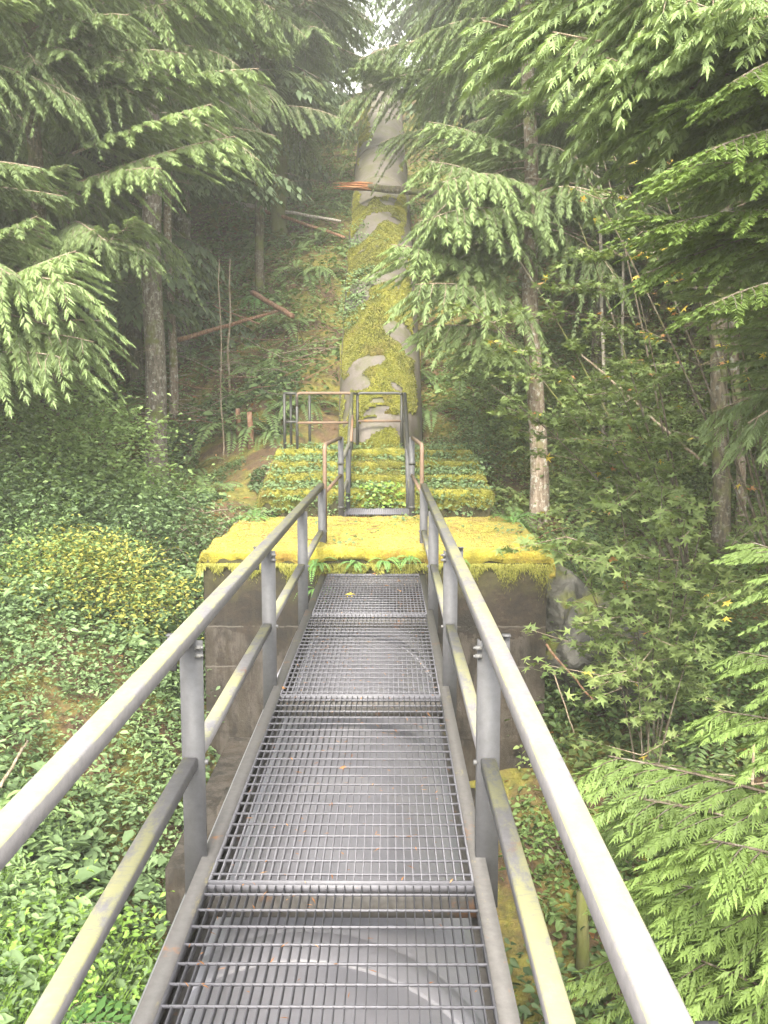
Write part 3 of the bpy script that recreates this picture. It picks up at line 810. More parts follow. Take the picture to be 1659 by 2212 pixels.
M['moss_tuft'] = leaf_mat("moss shoots", (0.13, 0.072, 0.016), (0.26, 0.22, 0.028), (0.41, 0.35, 0.075), trans=0.2, rough=0.8, var=0.0)
M['moss_tuft_mid'] = leaf_mat("step moss shoots", (0.07, 0.07, 0.015), (0.17, 0.175, 0.03), (0.31, 0.30, 0.07), trans=0.2, rough=0.8, var=0.0)
M['moss_tuft_dark'] = leaf_mat("olive moss shoots", (0.05, 0.05, 0.012), (0.13, 0.135, 0.02), (0.25, 0.24, 0.045), trans=0.2, rough=0.8, var=0.0)
def tufts(o, n, h, w, mat, seed, droop=0.3):
    g = np.random.default_rng(seed); me = o.data
    nv = len(me.vertices); co = np.empty(nv * 3, np.float32); me.vertices.foreach_get("co", co); co = co.reshape(-1, 3)
    nf = len(me.polygons); lv = np.empty(len(me.loops), np.int32); me.loops.foreach_get("vertex_index", lv); q = lv.reshape(nf, 4)
    A = co[q]; nr = np.cross(A[:, 2] - A[:, 0], A[:, 3] - A[:, 1]); ar = np.linalg.norm(nr, axis=1); nr /= ar[:, None] + 1e-9
    f = g.choice(nf, n, p=ar / ar.sum()); u, v = g.uniform(0, 1, n)[:, None], g.uniform(0, 1, n)[:, None]
    P = (A[f, 0] * (1 - u) + A[f, 1] * u) * (1 - v) + (A[f, 3] * (1 - u) + A[f, 2] * u) * v
    Nn = nr[f]; sgn = np.sign(Nn[:, 2:3] + 0.01 - Nn[:, 1:2]); Nn = Nn * sgn
    D = Nn + g.normal(0, 0.55, (n, 3)) - np.array([0, 0, droop]) * (1 - np.abs(Nn[:, 2:3]))
    V, F, tt = leaflets(P - D * 0.004, D, g.normal(0, 1, (n, 3)), h * g.uniform(0.5, 1.4, n), np.full(n, w), np.clip(0.42 + 0.26 * np.sin(P[:, 0] * 1.9 + 1.3) * np.sin(P[:, 1] * 2.6 + P[:, 0]) + 0.20 * np.sin(P[:, 0] * 5 + np.sin(P[:, 1] * 4)) + 0.18 * np.sin(P[:, 1] * 13 + 3 * np.sin(P[:, 0] * 7)) + g.normal(0, 0.15, n), 0, 1))
    t = link(bpy.data.objects.new("moss_tufts", np_mesh("moss_tufts", V, F, mat, None, tt)), o); t['kind'] = 'stuff'
for _o in [o for o in bpy.data.objects if o.name.startswith(("moss_cap", "moss_tread", "moss_cover"))]:
    if _o.name.startswith("moss_cap"): tufts(_o, 42000, 0.018, 0.006, M['moss_tuft'], 1, 0.5)
    elif _o.name.startswith("moss_tread"): tufts(_o, 16000, 0.03, 0.010, M['moss_tuft_mid'], 2, 0.8)
    else: tufts(_o, 60000, 0.038, 0.013, M['moss_tuft_dark'], 3, 0.3)


def bough_mesh(name, mats, L=1.6, pairs=15, side=0.42, leaf=0.075, lw=0.0135, gap=0.0165, droop=0.25, hang=0.35, lobes=True, seed=1, bare=0.12, tb=0.35):
    g = np.random.default_rng(seed)
    def axis(t):
        return np.stack([L * t, 0.05 * L * np.sin(t * 3 + seed), L * (0.10 * t - droop * t * t)], -1)
    tw = MB()
    ts = np.linspace(0, 1, 9)
    A = axis(ts)
    tw.tube([Vector(a) for a in A], list(np.linspace(0.013, 0.003, 9) * L / 1.6), 4, False)
    P_, D_, U_, L_, W_, T_ = [], [], [], [], [], []
    for i in range(pairs * 2):
        t = bare + (1 - bare) * ((i + g.uniform(-0.3, 0.3)) / (pairs * 2)); t = min(max(t, 0.02), 0.99)
        sg = 1 if i % 2 else -1
        a0 = axis(np.array([t]))[0]; a1 = axis(np.array([min(t + 0.02, 1)]))[0]; T = (a1 - a0); T /= np.linalg.norm(T)
        ln = side * L / 1.6 * (0.35 + 0.65 * math.sin(math.pi * min(0.25 + 0.78 * t, 1.0)) ** 0.8) * g.uniform(0.65, 1.2)
        if t > 0.9: ln *= 0.8
        ang = math.radians(g.uniform(48, 66) - 18 * t)
        sd_ = np.cross([0, 0, 1.0], T); sd_ /= np.linalg.norm(sd_)
        d = T * math.cos(ang) + sd_ * sg * math.sin(ang) + np.array([0, 0, g.uniform(-0.12, 0.10)])
        m = max(int(ln / gap), 4)
        u = (np.arange(m) + 0.8) / m
        hg = hang * g.uniform(0.6, 1.4)
        curve = lambda u: a0 + d * (ln * u)[:, None] + np.array([0, 0, -1.0]) * (hg * ln * u * u)[:, None] + T * (0.15 * ln * u * u)[:, None]
        C = curve(u); C1 = curve(u + 0.02); TD = C1 - C; TD /= np.linalg.norm(TD, axis=1, keepdims=True)
        tw.tube([Vector(c) for c in curve(np.array([0, 0.35, 0.7]))], [0.0045, 0.003, 0.0015], 3, False)
        for s2 in (-1, 1):
            n2 = np.cross(TD, [0, 0, 1.0]); n2 /= np.linalg.norm(n2, axis=1, keepdims=True)
            an = np.radians(g.uniform(30, 52, m))[:, None]
            dd = TD * np.cos(an) + n2 * s2 * np.sin(an) + np.array([0, 0, -1.0]) * (hang * 0.5 + g.uniform(-0.1, 0.25, m))[:, None]
            ll = leaf * (0.45 + 0.55 * np.sin(np.pi * (0.12 + 0.80 * u)) ** 0.7) * g.uniform(0.75, 1.2, m)
            P_.append(C + g.normal(0, 0.002, C.shape)); D_.append(dd)
            U_.append(np.tile([0, 0, 1.0], (m, 1)) + g.normal(0, 0.28, (m, 3))); L_.append(ll); W_.append(np.full(m, lw))
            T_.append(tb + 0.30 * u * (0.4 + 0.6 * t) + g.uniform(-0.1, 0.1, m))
        P_.append(C[-1:]); D_.append(TD[-1:]); U_.append(np.array([[0, 0, 1.0]])); L_.append(np.array([leaf])); W_.append(np.array([lw])); T_.append(np.array([tb + 0.35]))
    V, Qd, tt = leaflets(*map(np.concatenate, (P_, D_, U_, L_, W_, T_)), lobes=lobes)
    tV = np.concatenate(tw.V); tQ = np.concatenate(tw.Q) + len(V)
    F = np.concatenate([Qd, tQ])
    mi = np.r_[np.zeros(len(Qd)), np.ones(len(tQ))]
    return np_mesh(name, np.r_[V, tV], F, mats, mi, np.r_[tt, np.full(len(tV), 0.5)])

CED = [bough_mesh("cedar_bough", [M['cedar'], M['twig']], seed=s, L=1.6, pairs=p, side=sd_, hang=h, droop=dr) for s, p, sd_, h, dr in
       ((1, 15, 0.46, 0.45, 0.22), (2, 13, 0.52, 0.60, 0.30), (3, 17, 0.40, 0.35, 0.12), (4, 14, 0.48, 0.75, 0.38), (5, 15, 0.44, 0.5, 0.2), (6, 11, 0.60, 0.9, 0.42), (7, 19, 0.34, 0.3, 0.05), (8, 12, 0.55, 0.55, 0.30))]
CEDB = [bough_mesh("bright_cedar_bough", [M['cedar'], M['twig']], seed=s, L=1.6, pairs=p, side=sd_, hang=h, droop=dr, tb=0.62) for s, p, sd_, h, dr in
       ((11, 14, 0.46, 0.60, 0.20), (12, 13, 0.50, 0.8, 0.26), (13, 15, 0.42, 0.5, 0.12), (14, 12, 0.56, 0.7, 0.30), (15, 17, 0.38, 0.9, 0.16), (16, 13, 0.5, 0.4, 0.05))]
HEM = [bough_mesh("hemlock_bough", [M['hemlock'], M['twig_dark']], seed=s, L=1.6, pairs=20, side=0.50, leaf=0.045, lw=0.014, gap=0.017, hang=0.25, droop=dr, tb=0.45) for s, dr in ((21, 0.25), (22, 0.15), (23, 0.35))]
FARB = [bough_mesh("far_bough", [M['far'], M['twig_dark']], seed=s, L=1.6, pairs=9, side=0.55, leaf=0.13, lw=0.05, gap=0.055, hang=0.5, droop=dr, lobes=False, tb=0.4) for s, dr in ((31, 0.25), (32, 0.35), (33, 0.15))]

CEDN = [bough_mesh("young_cedar_bough", [M['hemlock'], M['twig_dark']], seed=s, L=1.6, pairs=16, side=0.50, hang=h, droop=0.16, tb=0.34) for s, h in ((51, 0.5), (52, 0.7), (53, 0.6))]

def bare_mesh(name, seed, mat):
    g = np.random.default_rng(seed); mb = MB()
    L = 1.6
    P = [Vector((L * t, 0.06 * math.sin(5 * t + seed), -0.22 * L * t * t + 0.03 * math.sin(9 * t))) for t in np.linspace(0, 1, 7)]
    mb.tube(P, list(np.linspace(0.012, 0.003, 7)), 4, False)
    for i in range(12):
        t = g.uniform(0.2, 0.98); p = Vector((L * t, 0.06 * math.sin(5 * t + seed), -0.22 * L * t * t)); s = 1 if i % 2 else -1
        l = g.uniform(0.12, 0.5) * (1.1 - 0.5 * t)
        q = p + Vector((l * 0.6, s * l * 0.8, g.uniform(-0.5, 0.2) * l)); mid = p.lerp(q, 0.5) + Vector((0, 0, 0.03))
        mb.tube([p, mid, q], [0.005, 0.0035, 0.0015], 3, False)
        for _ in range(2):
            b0 = mid.lerp(q, g.uniform(0, 0.7)); mb.tube([b0, b0 + Vector(g.uniform(-1, 1, 3)) * l * 0.3], [0.0025, 0.001], 3, False)
    return np_mesh(name, np.concatenate(mb.V), [np.concatenate(mb.Q)], mat)
BARE_B = [bare_mesh("bare_branch", s, M['twig']) for s in (1, 2)] + [bare_mesh("dark_bare_branch", s, M['twig_dark']) for s in (3, 4)]

def put_bough(tree, mesh, p, d, length, roll=0.0, name="bough"):
    """d: horizontal-ish direction; mesh runs along +X with length 1.6"""
    o = bpy.data.objects.new(name, mesh)
    d = Vector(d).normalized()
    yax = Vector((0, 0, 1)).cross(d).normalized()
    zax = d.cross(yax)
    m = Matrix((d, yax, zax)).transposed().to_4x4() @ Matrix.Rotation(roll, 4, 'X')
    s = length / 1.6
    o.matrix_basis = Matrix.Translation(Vector(p) - tree.location) @ m @ Matrix.Scale(s, 4)
    return link(o, tree)

def trunk_pts(base, top, r0, r1, wig=0.06, n=14, seed=0):
    pts, rad = [], []
    for i in range(n + 1):
        t = i / n; p = Vector(base).lerp(Vector(top), t)
        p.x += wig * noise.noise(Vector((seed, t * 4, 0))) * (t > 0); p.y += wig * noise.noise(Vector((seed + 9, t * 4, 0)))
        flare = 1 + 0.5 * math.exp(-t * 26)
        pts.append(p); rad.append((r0 + (r1 - r0) * t) * flare)
    return pts, rad

def conifer(base, top, r0, r1, label, meshes, nb, zlo, zhi, llo, lhi, seed=0, bark_m='bark', name="cedar_tree", cat="tree", group=None, az=None, nbare=0, bz=(0.5, 6), pitch=(-0.25, 0.15), bare_len=(0.5, 1.3), sink=0.4):
    g = random.Random(seed)
    base = Vector(base); top = Vector(top)
    tr = empty(name, base, label, cat, group)
    pts, rad = trunk_pts(base - Vector((0, 0, sink)), top, r0, r1, 0.10, 18, seed)
    mb = MB(); mb.tube(pts, rad, 14); B(mb, "trunk", M[bark_m], True, tr)
    H = (top - base).z
    for i in range(nb):
        z = zlo + (zhi - zlo) * (i + g.random()) / nb
        t = min(max(z / H, 0), 1); p = base.lerp(top, t)
        a = g.uniform(0, 2 * math.pi) if az is None else R(g.uniform(*az))
        d = Vector((math.cos(a), math.sin(a), g.uniform(*pitch)))
        f = (z - zlo) / max(zhi - zlo, 0.01)
        L = llo + (lhi - llo) * f
        put_bough(tr, g.choice(meshes), p, d, L * g.uniform(0.75, 1.2), g.uniform(-0.25, 0.25))
    for i in range(nbare):
        z = g.uniform(*bz); t = min(max(z / H, 0), 1); p = base.lerp(top, t); a = g.uniform(0, 2 * math.pi)
        put_bough(tr, g.choice(BARE_B), p, (math.cos(a), math.sin(a), g.uniform(-0.25, 0.3)), g.uniform(*bare_len), 0, "bare_branch")
    return tr

def limb(tree, a, b, mesh, roll=0.0, over=1.0, name="bough"):
    """bough whose root is at a and tip near b"""
    a, b = Vector(a), Vector(b)
    d = b - a
    L = d.length
    dd = d.normalized(); dd.z += 0.20
    return put_bough(tree, mesh, a, dd, L * over, roll, name)

# ------------------------------------------------------------------ trees one can point at
def gbase(px, py, Y):
    p = at(px, py, Y); return Vector((p.x, Y, float(gz(p.x, Y)[0])))
def up_to(px, Y, py=-250):
    return at(px, py, Y)

# left bank
t1 = conifer(gbase(345, 1080, 16.0), up_to(308, 16.0), 0.19, 0.13, "large fir with thick grey speckled trunk standing left of the stepped block", CED, 46, 6.2, 11.5, 2.6, 2.0, 1, 'bark', "fir_tree", az=(150, 400), nbare=10, bz=(2.2, 6), bare_len=(0.5, 1.1))
t2 = conifer(gbase(372, 830, 18.5), up_to(352, 18.5), 0.085, 0.06, "slim brown fir trunk just right of the thick speckled fir", CED, 16, 5.5, 10, 1.8, 1.4, 2, 'bark_pale', "fir_tree", nbare=9, bz=(1.2, 6))
t3 = conifer(gbase(398, 800, 21.0), up_to(385, 21.0), 0.19, 0.15, "greyish fir trunk behind the slim brown one, second in depth", CED, 18, 6.5, 12, 2.4, 2.0, 3, 'bark', "fir_tree", nbare=12, bz=(1.5, 7))
t4 = conifer(gbase(605, 480, 25.5), up_to(600, 25.5), 0.22, 0.18, "mossy trunk standing behind the fallen poles left of the pale pipe", CED, 26, 3.6, 8.5, 3.4, 3.0, 4, 'bark_moss', "fir_tree", az=(150, 400), nbare=8, bz=(1, 4))
t5 = conifer(gbase(1165, 1135, 14.0), at(1128, -250, 14.4), 0.145, 0.075, "pale lichen spotted conifer on the right behind the mossy block", CED, 44, 4.2, 9.5, 2.1, 1.6, 5, 'bark_pale', "conifer_tree", az=(-80, 330), nbare=16, bz=(2.8, 6.5), bare_len=(0.7, 1.7))
t6 = conifer(gbase(1555, 1060, 12.5), up_to(1580, 12.5), 0.12, 0.09, "shaded grey alder trunk at the right edge, dark moss at its foot", HEM, 12, 5.0, 8.0, 1.8, 1.6, 6, 'bark_dark', "alder_tree", nbare=8, bz=(1.5, 6))
t7 = conifer(gbase(1598, 1010, 13.2), up_to(1606, 13.2), 0.07, 0.05, "slim pale alder stem beside the shaded grey alder", HEM, 8, 5.5, 8.5, 1.5, 1.3, 7, 'bark_pale', "alder_tree", nbare=5)
for px, py, Y, tx, r, lab in ((1312, 900, 15, 1292, 0.035, "thin white sapling stem between the lichen conifer and the maples"), (1345, 880, 16, 1350, 0.03, "thin grey sapling behind the white stem"),
                              (492, 800, 18.5, 497, 0.024, "thin tan dead sapling standing over the brush pile"), (478, 860, 16.5, 474, 0.014, "thinnest bare sapling left of the tan dead one"), (1388, 760, 19, 1392, 0.10, "dark shaded trunk deep behind the maple leaves")):
    b0 = gbase(px, py, Y); top_y = 560 if px < 600 else 250
    tr = empty("sapling", b0, lab, "sapling")
    pts, rad = trunk_pts(b0 - Vector((0, 0, 0.2)), at(tx, top_y, Y), r, r * 0.6, 0.05, 10, px)
    mb = MB(); mb.tube(pts, rad, 8); B(mb, "trunk", M['silverwood' if px in (1312, 1345) else ('twig' if px < 600 else 'bark_dark')], True, tr)
    for k in range(9):
        t = random.uniform(0.25, 0.95); p = pts[0].lerp(pts[-1], t); a = random.uniform(0, 6.28)
        put_bough(tr, random.choice(BARE_B), p, (math.cos(a), math.sin(a), random.uniform(-0.2, 0.5)), random.uniform(0.4, 1.1), 0, "bare_branch")

# boughs seen singly: roots and tips in true depth
def limbs(tree, rows, meshes, over=1.04):
    for (ax, ay, aY, bx, by, bY, k) in rows:
        limb(tree, at(ax, ay, aY), at(bx, by, bY), random.choice(meshes), random.uniform(-0.2, 0.2), over)

limbs(t5, [(1145, 640, 14.2, 840, 585, 12.2, 0), (1150, 700, 14.2, 900, 640, 11.8, 1), (1140, 560, 14.2, 930, 500, 12.4, 2), (1150, 760, 14.1, 930, 720, 12.4, 0), (1142, 470, 14.2, 930, 370, 12.3, 1),
           (1142, 420, 14.3, 950, 420, 12.2, 2), (1140, 350, 14.3, 940, 330, 12.8, 0), (1140, 500, 14.2, 960, 470, 11.9, 1), (1140, 600, 14.2, 905, 560, 12.9, 2), (1150, 820, 14.1, 1000, 800, 12.6, 0)], CEDB)

# cedar beyond the right edge whose boughs hang into the picture
c1 = empty("cedar_tree", G(5.2, 7.4), "near cedar with long drooping boughs reaching in from the right edge above the maples", "tree")
pts, rad = trunk_pts(G(5.2, 7.4, -0.4), Vector((5.1, 7.4, 9.5)), 0.2, 0.10, 0.1, 14, 3)
mb = MB(); mb.tube(pts, rad, 12); B(mb, "trunk", M['bark'], True, c1)
c1b = [(1050, 300, 21.0, 850, 285, 20.5, 0), (1040, 240, 21.0, 790, 225, 20.0, 1), (1040, 160, 21.0, 770, 190, 20.5, 2), (1040, 90, 21.0, 800, 110, 20, 1)]
limbs(c1, [(1900, 420, 7.4, 1140, 130, 6.6, 0), (1850, 350, 7.4, 1060, 160, 6.9, 1), (1880, 300, 7.3, 1240, 200, 6.2, 2), (1900, 250, 7.3, 1180, 20, 6.8, 0), (1850, 180, 7.2, 1330, 60, 6.2, 1), (1900, 120, 7.3, 1420, 60, 5.9, 2),
           (1900, 60, 7.3, 1300, -60, 6.6, 0), (1850, 0, 7.3, 1450, -20, 6.0, 1), (1900, 480, 7.4, 1300, 300, 6.9, 2), (1900, 520, 7.4, 1420, 330, 6.3, 0), (1880, 380, 7.3, 1350, 250, 6.0, 1),
           (1900, 700, 7.4, 1440, 560, 7.3, 1), (1950, 260, 7.2, 1560, 110, 5.4, 0), (1950, 330, 7.2, 1500, 190, 5.6, 2), (1800, 900, 8.0, 1520, 600, 7.0, 0)], CEDB)
random.seed(11)
for k in range(54):
    z = random.uniform(1.4, 8); a = random.uniform(90, 300)
    put_bough(c1, random.choice(CED), Vector((5.15, 7.4, z)), (math.cos(R(a)), math.sin(R(a)), random.uniform(-0.2, 0.25)), random.uniform(1.4, 2.6))
h1 = empty("hemlock_tree", G(3.6, 6.1), "yellow green hemlock hanging soft sprays at the right edge", "tree")
pts, rad = trunk_pts(G(3.6, 6.1, -0.4), Vector((3.55, 6.1, 8.5)), 0.09, 0.05, 0.08, 14, 8)
mb = MB(); mb.tube(pts, rad, 10); B(mb, "trunk", M['bark_dark'], True, h1)
limbs(h1, [(2010, 520, 6.1, 1440, 470, 5.6, 0), (2010, 430, 6.1, 1500, 400, 5.4, 1), (2000, 600, 6.1, 1390, 570, 5.7, 2), (2010, 330, 6.1, 1540, 300, 5.2, 0), (2010, 260, 6.1, 1480, 250, 5.9, 1), (2010, 640, 6.1, 1520, 640, 5.3, 2), (2000, 480, 6.1, 1430, 620, 5.9, 1),
           (2010, 160, 6.1, 1380, 120, 6.3, 2), (2010, 60, 6.1, 1300, 30, 6.6, 0), (2010, 120, 6.0, 1560, 170, 5.2, 1)], HEM)
# low cedars at the lower right corner
c2 = empty("young_cedar", G(2.9, 3.6), "young bright green cedar below the deck at the lower right corner", "tree")
pts, rad = trunk_pts(G(2.9, 3.6, -0.3), Vector((2.85, 3.6, 1.0)), 0.06, 0.02, 0.06, 10, 2)
mb = MB(); mb.tube(pts, rad, 8); B(mb, "trunk", M['twig'], True, c2)
limbs(c2, [(2260, 1900, 3.6, 1330, 1760, 3.9, 0), (2260, 2050, 3.6, 1400, 1850, 3.6, 1), (2260, 2200, 3.6, 1370, 2020, 3.9, 2), (2240, 2300, 3.6, 1480, 2060, 3.2, 0), (2240, 1750, 3.6, 1560, 1620, 3.8, 1), (2240, 2380, 3.6, 1330, 2180, 4.0, 1), (2200, 1600, 3.6, 1600, 1480, 3.9, 2),
           (2240, 2480, 3.6, 1500, 2210, 3.2, 2), (2200, 2100, 3.6, 1560, 1960, 2.9, 0), (2200, 1450, 3.6, 1610, 1240, 4.3, 0), (2200, 2000, 3.6, 1350, 1900, 4.6, 1)], CEDN)
c3 = empty("young_cedar", G(2.6, 6.4), "hazy small cedar under the right handrail above the ravine floor", "tree")
for k in range(26):
    a = random.uniform(0, 6.28); z = random.uniform(-2.3, -0.9)
    put_bough(c3, random.choice(CED), Vector((2.6, 6.4, z)), (math.cos(a), math.sin(a), 0.1), random.uniform(0.6, 1.1) * (1.25 - 0.4 * (z + 2.3)))
mb = MB(); mb.tube([G(2.6, 6.4, -0.2), Vector((2.6, 6.4, -0.7))], [0.03, 0.008], 6); B(mb, "trunk", M['twig'], True, c3)

# left cedars
c4 = empty("cedar_tree", G(-6.2, 11.5), "near cedar at the left edge with bright feathery boughs at mid height", "tree")
pts, rad = trunk_pts(G(-6.2, 11.5, -0.4), Vector((-6.3, 11.5, 10)), 0.17, 0.10, 0.1, 14, 5)
mb = MB(); mb.tube(pts, rad, 12); B(mb, "trunk", M['bark_dark'], True, c4)
limbs(c4, [(-180, 700, 11.5, 240, 640, 9.8, 0), (-180, 760, 11.5, 250, 760, 10.0, 1), (-180, 660, 11.5, 180, 640, 9.4, 2), (-180, 820, 11.5, 170, 800, 9.6, 0), (-180, 780, 11.5, 260, 700, 10.5, 1), (-180, 600, 11.5, 140, 540, 10.2, 0), (-180, 560, 11.5, 60, 600, 9.8, 1)], CEDB, 0.88)
random.seed(5)
for k in range(46):
    z = random.uniform(2.0, 9.5); a = random.uniform(-150, 60)
    put_bough(c4, random.choice(CED), Vector((-6.25, 11.5, z)), (math.cos(R(a)), math.sin(R(a)), random.uniform(-0.2, 0.15)), random.uniform(1.6, 2.7))
c5 = empty("cedar_tree", G(-4.9, 13.4), "tall cedar in front of the thick speckled fir with hanging light green sprays", "tree")
pts, rad = trunk_pts(G(-4.9, 13.4, -0.4), Vector((-5.0, 13.4, 10)), 0.12, 0.08, 0.1, 14, 6)
mb = MB(); mb.tube(pts, rad, 12); B(mb, "trunk", M['bark_dark'], True, c5)
limbs(c5, [(150, 330, 13.4, 450, 310, 12.2, 0), (150, 260, 13.4, 330, 190, 12.4, 1), (150, 400, 13.4, 500, 380, 12.4, 2), (150, 420, 13.4, 330, 380, 12.0, 0), (150, 480, 13.4, 230, 560, 12.0, 1), (150, 200, 13.4, 540, 240, 12.6, 2), (150, 140, 13.4, 380, 130, 12.4, 0), (150, 80, 13.4, 520, 60, 12.8, 1), (150, 520, 13.4, 300, 560, 12.4, 2),
           (150, 560, 13.4, 40, 560, 12.0, 0), (150, 620, 13.4, 300, 560, 12.0, 1), (150, 20, 13.4, 440, -20, 12.4, 2)], CEDB)
for k in range(36):
    z = random.uniform(4.4, 9.5); a = random.uniform(-170, 60)
    put_bough(c5, random.choice(CED), Vector((-4.95, 13.4, z)), (math.cos(R(a)), math.sin(R(a)), random.uniform(-0.2, 0.2)), random.uniform(1.4, 2.4))
conifer(gbase(560, 400, 22.5), up_to(545, 22.5), 0.11, 0.08, "slender cedar left of the pipe whose grey green sprays arch towards it", CED, 40, 4.2, 9.0, 1.9, 1.9, 21, 'bark_dark', "cedar_tree", az=(-200, 60))
c6 = conifer(G(3.1, 21.5), Vector((3.0, 21.5, 15)), 0.14, 0.09, "grey green cedar right of the pipe drooping over its upper length", CED, 60, 4.0, 10.0, 3.0, 2.8, 22, 'bark_dark', "cedar_tree", az=(90, 330))
limbs(c6, c1b, CED, 1.1)
conifer(G(3.9, 17.5), Vector((3.9, 17.5, 12.5)), 0.13, 0.08, "cedar between the pale lichen conifer and the pipe, sprays low over the ferns", CED, 52, 2.6, 9.5, 2.4, 2.2, 23, 'bark_dark', "cedar_tree", az=(90, 350), nbare=6)
conifer(G(6.8, 13.0), Vector((6.8, 13.2, 11)), 0.16, 0.1, "dark hemlock filling the gap behind the shaded alder", HEM, 60, 1.8, 9, 2.4, 2.2, 24, 'bark_dark', "hemlock_tree", az=(100, 330))
conifer(G(5.4, 16.5), Vector((5.5, 16.5, 12.5)), 0.14, 0.1, "shaded hemlock behind the maples in the middle of the right side", HEM, 60, 2.2, 10, 2.4, 2.2, 25, 'bark_dark', "hemlock_tree", az=(100, 330))
conifer(G(-8.3, 15.5), Vector((-8.3, 15.5, 12.5)), 0.16, 0.1, "dark cedar behind the left edge cedar", CED, 64, 1.6, 10.0, 2.6, 2.4, 26, 'bark_dark', "cedar_tree", az=(-160, 60))
conifer(G(-6.4, 19.5), Vector((-6.4, 19.5, 14)), 0.15, 0.1, "shaded cedar behind the two left firs, drooping near the ground", CED, 60, 2.0, 10.5, 2.6, 2.4, 27, 'bark_dark', "cedar_tree", az=(-180, 60), nbare=8)
conifer(G(-9.4, 11.0), Vector((-9.6, 11.0, 11)), 0.15, 0.1, "leftmost cedar, mostly beyond the edge of the picture", CED, 50, 0.8, 9.0, 2.6, 2.4, 28, 'bark_dark', "cedar_tree", az=(-120, 60))

# distant forest on the hill: joined crowns shared by alike trees
def far_crown(name, seed, H=13, n=90, zlo=1.5, Lr=3.0):
    g = random.Random(seed); Vs, Fs, Ms, Ts, off = [], [], [], [], 0
    data = []
    for me in FARB:
        v = np.empty(len(me.vertices) * 3, np.float32); me.vertices.foreach_get("co", v)
        q = np.empty(len(me.loops), np.int32); me.loops.foreach_get("vertex_index", q)
        mi = np.empty(len(me.polygons), np.int32); me.polygons.foreach_get("material_index", mi)
        tt = np.empty(len(me.vertices), np.float32); me.attributes["tint"].data.foreach_get("value", tt)
        data.append((v.reshape(-1, 3), q.reshape(-1, 4), mi, tt))
    for i in range(n):
        v, q, mi, tt = data[i % len(data)]
        f = (i + g.random()) / n; z = zlo + (H - zlo) * f; a = g.uniform(0, 6.283)
        L = (Lr * (1 - f) ** 0.8 + 0.5) * g.uniform(0.75, 1.25)
        d = Vector((math.cos(a), math.sin(a), g.uniform(-0.25, 0.15))).normalized(); y = Vector((0, 0, 1)).cross(d).normalized(); zz = d.cross(y)
        Rm = np.array(Matrix((d, y, zz)).transposed()) * (L / 1.6)
        Vs.append(v @ Rm.T + np.array([0, 0, z])); Fs.append(q + off); off += len(v); Ms.append(mi); Ts.append(tt)
    return np_mesh(name, np.concatenate(Vs), np.concatenate(Fs), [M['far'], M['twig_dark']], np.concatenate(Ms), np.concatenate(Ts))
CR = [far_crown("crown", 41, 15, 110, 1.5, 3.2), far_crown("crown", 42, 13, 95, 2.5, 2.8), far_crown("crown", 43, 17, 120, 4.0, 3.4)]
mb = MB(); mb.tube([(0, 0, -0.8), (0, 0, 0.2), (0.05, 0, 7), (0, 0, 15)], [0.26, 0.19, 0.14, 0.03], 10)
ft = np_mesh("trunk", np.concatenate(mb.V), [np.concatenate(mb.Q), np.concatenate(mb.T)], M['bark_dark'], smooth=True)
random.seed(77)
FARP = []
tries = 0
while len(FARP) < 64 and tries < 6000:
    tries += 1
    y = random.uniform(20, 48); x = random.uniform(-0.52 * y - 3, 0.52 * y + 3)
    if abs(x + 0.2) < 2.6 + 0.03 * y: continue
    if y < 27 and abs(x) < 5.5: continue
    if any((x - a) ** 2 + (y - b_) ** 2 < 7.5 for a, b_ in FARP): continue
    FARP.append((x, y))
FARP += [(-4.4, 46.5), (3.6, 47.5), (4.9, 53), (-7, 53)]
SIDE_L = "dark conifer in the wood on the hill left of the pale pipe"
SIDE_R = "dark conifer in the wood on the hill right of the pale pipe"
for i, (x, y) in enumerate(FARP):
    b0 = G(x, y)
    tr = empty("conifer_tree", b0, SIDE_L if x < 0 else SIDE_R, "tree", "dark conifers on the hill left of the pipe" if x < 0 else "dark conifers on the hill right of the pipe", random.uniform(0, 6.28))
    s = random.uniform(0.85, 1.25); tr.scale = (s, s, s)
    link(bpy.data.objects.new("crown", CR[i % 3]), tr); link(bpy.data.objects.new("trunk", ft), tr)
for k, (x, y) in enumerate(((-10.5, 6.5), (-12.5, 9), (-11.5, 14.5), (8.6, 10.5), (10.5, 14), (9.0, 6.8), (9.5, 18), (-12, 19), (7.2, 21), (-9.2, 22))):
    b0 = G(x, y)
    tr = empty("conifer_tree", b0, SIDE_L.replace("on the hill left of the pale pipe", "on the left bank beyond the near cedars") if x < 0 else SIDE_R.replace("on the hill right of the pale pipe", "on the right bank beyond the maples"), "tree", "dark conifers on the left bank" if x < 0 else "dark conifers on the right bank", k * 1.3)
    s = 0.8; tr.scale = (s, s, s)
    link(bpy.data.objects.new("crown", CR[k % 2]), tr); link(bpy.data.objects.new("trunk", ft), tr)

